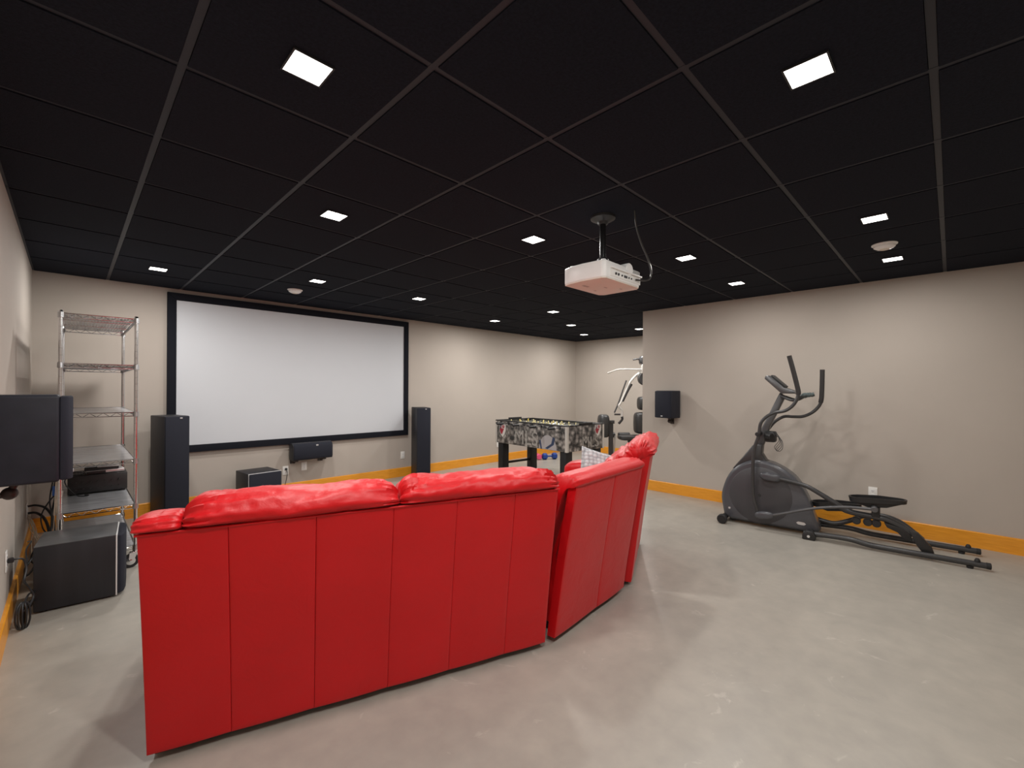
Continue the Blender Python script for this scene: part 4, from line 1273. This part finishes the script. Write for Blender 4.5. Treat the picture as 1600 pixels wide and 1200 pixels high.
# links, carriers, pedals
lk = MB().tube(T3([(0.313, 0.151), (0.452, 0.172), (0.769, 0.29), (1.009, 0.345), (1.199, 0.360)], 0.0), 0.013, 10, 5).build('link_bar', 'graph', E_)
MB().super((0.37, 0.0, 0.155), 0.085, 0.028, 0.038, 0.8, 0.8, 18, 10, Matrix.Rotation(R(-8), 4, 'Y')).build('link_boot', 'shroud', lk)
MB().cyl((1.215, -0.03, 0.362), (1.215, 0.06, 0.362), 0.026, 16, 0.005).build('link_joint', 'graph', lk)
fk = MB().tube(T3([(0.40, 0.30), (0.65, 0.27), (0.85, 0.26), (1.0, 0.27)], 0.40), 0.013, 10, 4).build('link_bar', 'graph', E_)
cr1 = MB().tube(T3([(0.40, 0.535), (0.49, 0.524), (0.693, 0.489), (0.814, 0.43), (0.945, 0.351), (1.026, 0.30), (1.215, 0.283), (1.295, 0.275), (1.393, 0.235), (1.46, 0.19)], 0.06), [0.018, 0.02, 0.024, 0.026, 0.026], 10, 5).build('pedal_carrier', 'graph_dark', E_)
MB().super((0.41, 0.06, 0.532), 0.095, 0.034, 0.042, 0.8, 0.8, 18, 10, Matrix.Rotation(R(6), 4, 'Y')).build('carrier_boot', 'shroud', cr1)
MB().prism([(1.44, 0.215), (1.50, 0.205), (1.585, 0.10), (1.60, 0.055), (1.575, 0.045), (1.525, 0.05), (1.49, 0.10)], 'y', 0.02, 0.085, 0.008).build('roller_shoe', 'black_plastic', cr1)
MB().prism([(1.28, 0.25), (1.40, 0.225), (1.46, 0.175), (1.46, 0.13), (1.41, 0.135), (1.37, 0.18), (1.30, 0.21)], 'y', 0.035, 0.085, 0.006).build('carrier_cover', 'black_plastic', cr1)
cr2 = MB().tube(T3([(0.50, 0.22), (0.65, 0.16), (0.742, 0.125), (0.821, 0.105), (0.924, 0.098), (1.042, 0.15), (1.143, 0.212), (1.28, 0.235), (1.40, 0.20), (1.50, 0.12), (1.55, 0.075)], 0.36), 0.022, 10, 5).build('pedal_carrier', 'graph_dark', E_)
for s_ in (1.09, 1.17, 1.23):
    MB().cyl((s_, 0.05, 0.225), (s_, 0.10, 0.225), 0.033, 16, 0.006).build('adjuster_knob', 'black_plastic', cr1)
MB().box(1.195, 1.255, 0.03, 0.10, 0.285, 0.37, 0.008).build('pedal_bracket', 'black_plastic', cr1)
def pedal(s0, z0, y0, tilt):
    m = Matrix.Translation((s0, y0, z0)) @ Matrix.Rotation(tilt, 4, 'Y')
    p = MB().prism([(0, -0.01), (0.04, -0.065), (0.10, -0.075), (0.25, -0.072), (0.36, -0.055), (0.385, 0), (0.36, 0.055), (0.25, 0.072), (0.10, 0.075), (0.04, 0.065), (0, 0.01)], 'z', -0.012, 0.010, 0.004, 2, m).build('pedal', 'black_plastic', E_)
    b = MB()
    ring = catmull([Vector((a, c_, 0)) for a, c_ in [(0, -0.03), (0.04, -0.067), (0.10, -0.077), (0.25, -0.074), (0.36, -0.057), (0.387, 0), (0.36, 0.057), (0.25, 0.074), (0.10, 0.077), (0.04, 0.067), (0, 0.03)]], 3, True)
    n_ = len(ring)
    def lip(v, k):
        hgt = 0.034 if v.x < 0.2 else 0.034 - 0.016 * (v.x - 0.2) / 0.19
        return m @ Vector(((v.x - 0.19) * k + 0.19, v.y * k, hgt))
    rows_ = [[b.bm.verts.new(m @ Vector((v.x, v.y, -0.011))) for v in ring], [b.bm.verts.new(lip(v, 1.03)) for v in ring],
             [b.bm.verts.new(lip(v, 0.95)) for v in ring], [b.bm.verts.new(m @ Vector(((v.x - 0.19) * 0.93 + 0.19, v.y * 0.93, 0.008))) for v in ring]]
    for A_, B_ in zip(rows_, rows_[1:] + rows_[:1]):
        for q in range(n_):
            b.bm.faces.new((A_[q], A_[(q + 1) % n_], B_[(q + 1) % n_], B_[q]))
    b.build('pedal_rim', 'black_plastic', p)
    MB().prism([(0.02, -0.012), (0.36, -0.012), (0.25, -0.05), (0.12, -0.055)], 'y', -0.05, 0.05, 0.01, 2, m).build('pedal_underside', 'black_plastic', p)
pedal(1.045, 0.405, 0.09, R(-5))
pedal(0.74, 0.262, 0.33, R(-7))
for y, s0 in ((0.0, 0.70), (0.40, 0.72)):
    rl = MB().tube(T3([(s0, 0.048), (0.92, 0.062), (1.06, 0.062), (1.20, 0.042), (1.5, 0.040), (1.90, 0.040)], y), 0.0235, 12, 4).build('guide_rail', 'graph_dark', E_)
    MB().cyl((1.885, y, 0.040), (1.915, y, 0.040), 0.0255, 14, 0.004).build('end_cap', 'rubber', rl)
    MB().lathe([(0.018, 0.06), (0.018, 0.07), (0.011, 0.085), (0.008, 0.087)], 12, Matrix.Translation((1.84, y, 0))).build('stop_knob', 'rubber', rl)
    MB().lathe([(0.02, 0.0), (0.022, 0.02)], 12, Matrix.Translation((1.80, y, 0))).build('floor_pad', 'rubber', rl)
MB().tube([(0.755, 0.0, 0.05), (0.755, 0.40, 0.05)], 0.022, 12).build('cross_tube', 'graph_dark', E_)
MB().box(0.03, 0.80, 0.14, 0.26, 0.02, 0.04, 0.004).build('base_plate', 'black_plastic', E_)
for y in (-0.02, 0.42):
    f_ = MB().prism([(0.69, 0.0), (0.79, 0.0), (0.80, 0.04), (0.775, 0.085), (0.72, 0.085), (0.69, 0.04)], 'y', y - 0.028, y + 0.028, 0.01).build('stabiliser_foot', 'black_plastic', E_)
    MB().cyl((0.74, y - 0.031, 0.035), (0.74, y - 0.028, 0.035), 0.012, 10).build('foot_bolt', 'silver', f_)
for y in (0.0, 0.40):
    wl_ = MB().lathe([(0.02, -0.025), (0.042, -0.025), (0.048, -0.018), (0.048, 0.018), (0.042, 0.025), (0.02, 0.025)], 22, Matrix.Translation((-0.017, y, 0.048)) @ Matrix.Rotation(R(90), 4, 'X')).build('transport_wheel', 'rubber', E_)
    MB().lathe([(0.022, -0.027), (0.022, 0.027)], 16, Matrix.Translation((-0.017, y, 0.048)) @ Matrix.Rotation(R(90), 4, 'X')).build('hub', 'black_plastic', wl_)
MB().tube([(-0.017, 0.0, 0.05), (-0.017, 0.40, 0.05)], 0.03, 14).build('front_stabiliser', 'black_plastic', E_)
MB().super((0.668, 0.1035, 0.107), 0.085, 0.004, 0.019, 0.5, 1, 24, 6, Matrix.Rotation(R(3), 4, 'Y')).build('oval_badge', 'silver', E_)
MB().super((0.03, 0.1035, 0.150), 0.026, 0.004, 0.014, 0.5, 1, 20, 6).build('oval_badge', 'silver', E_)
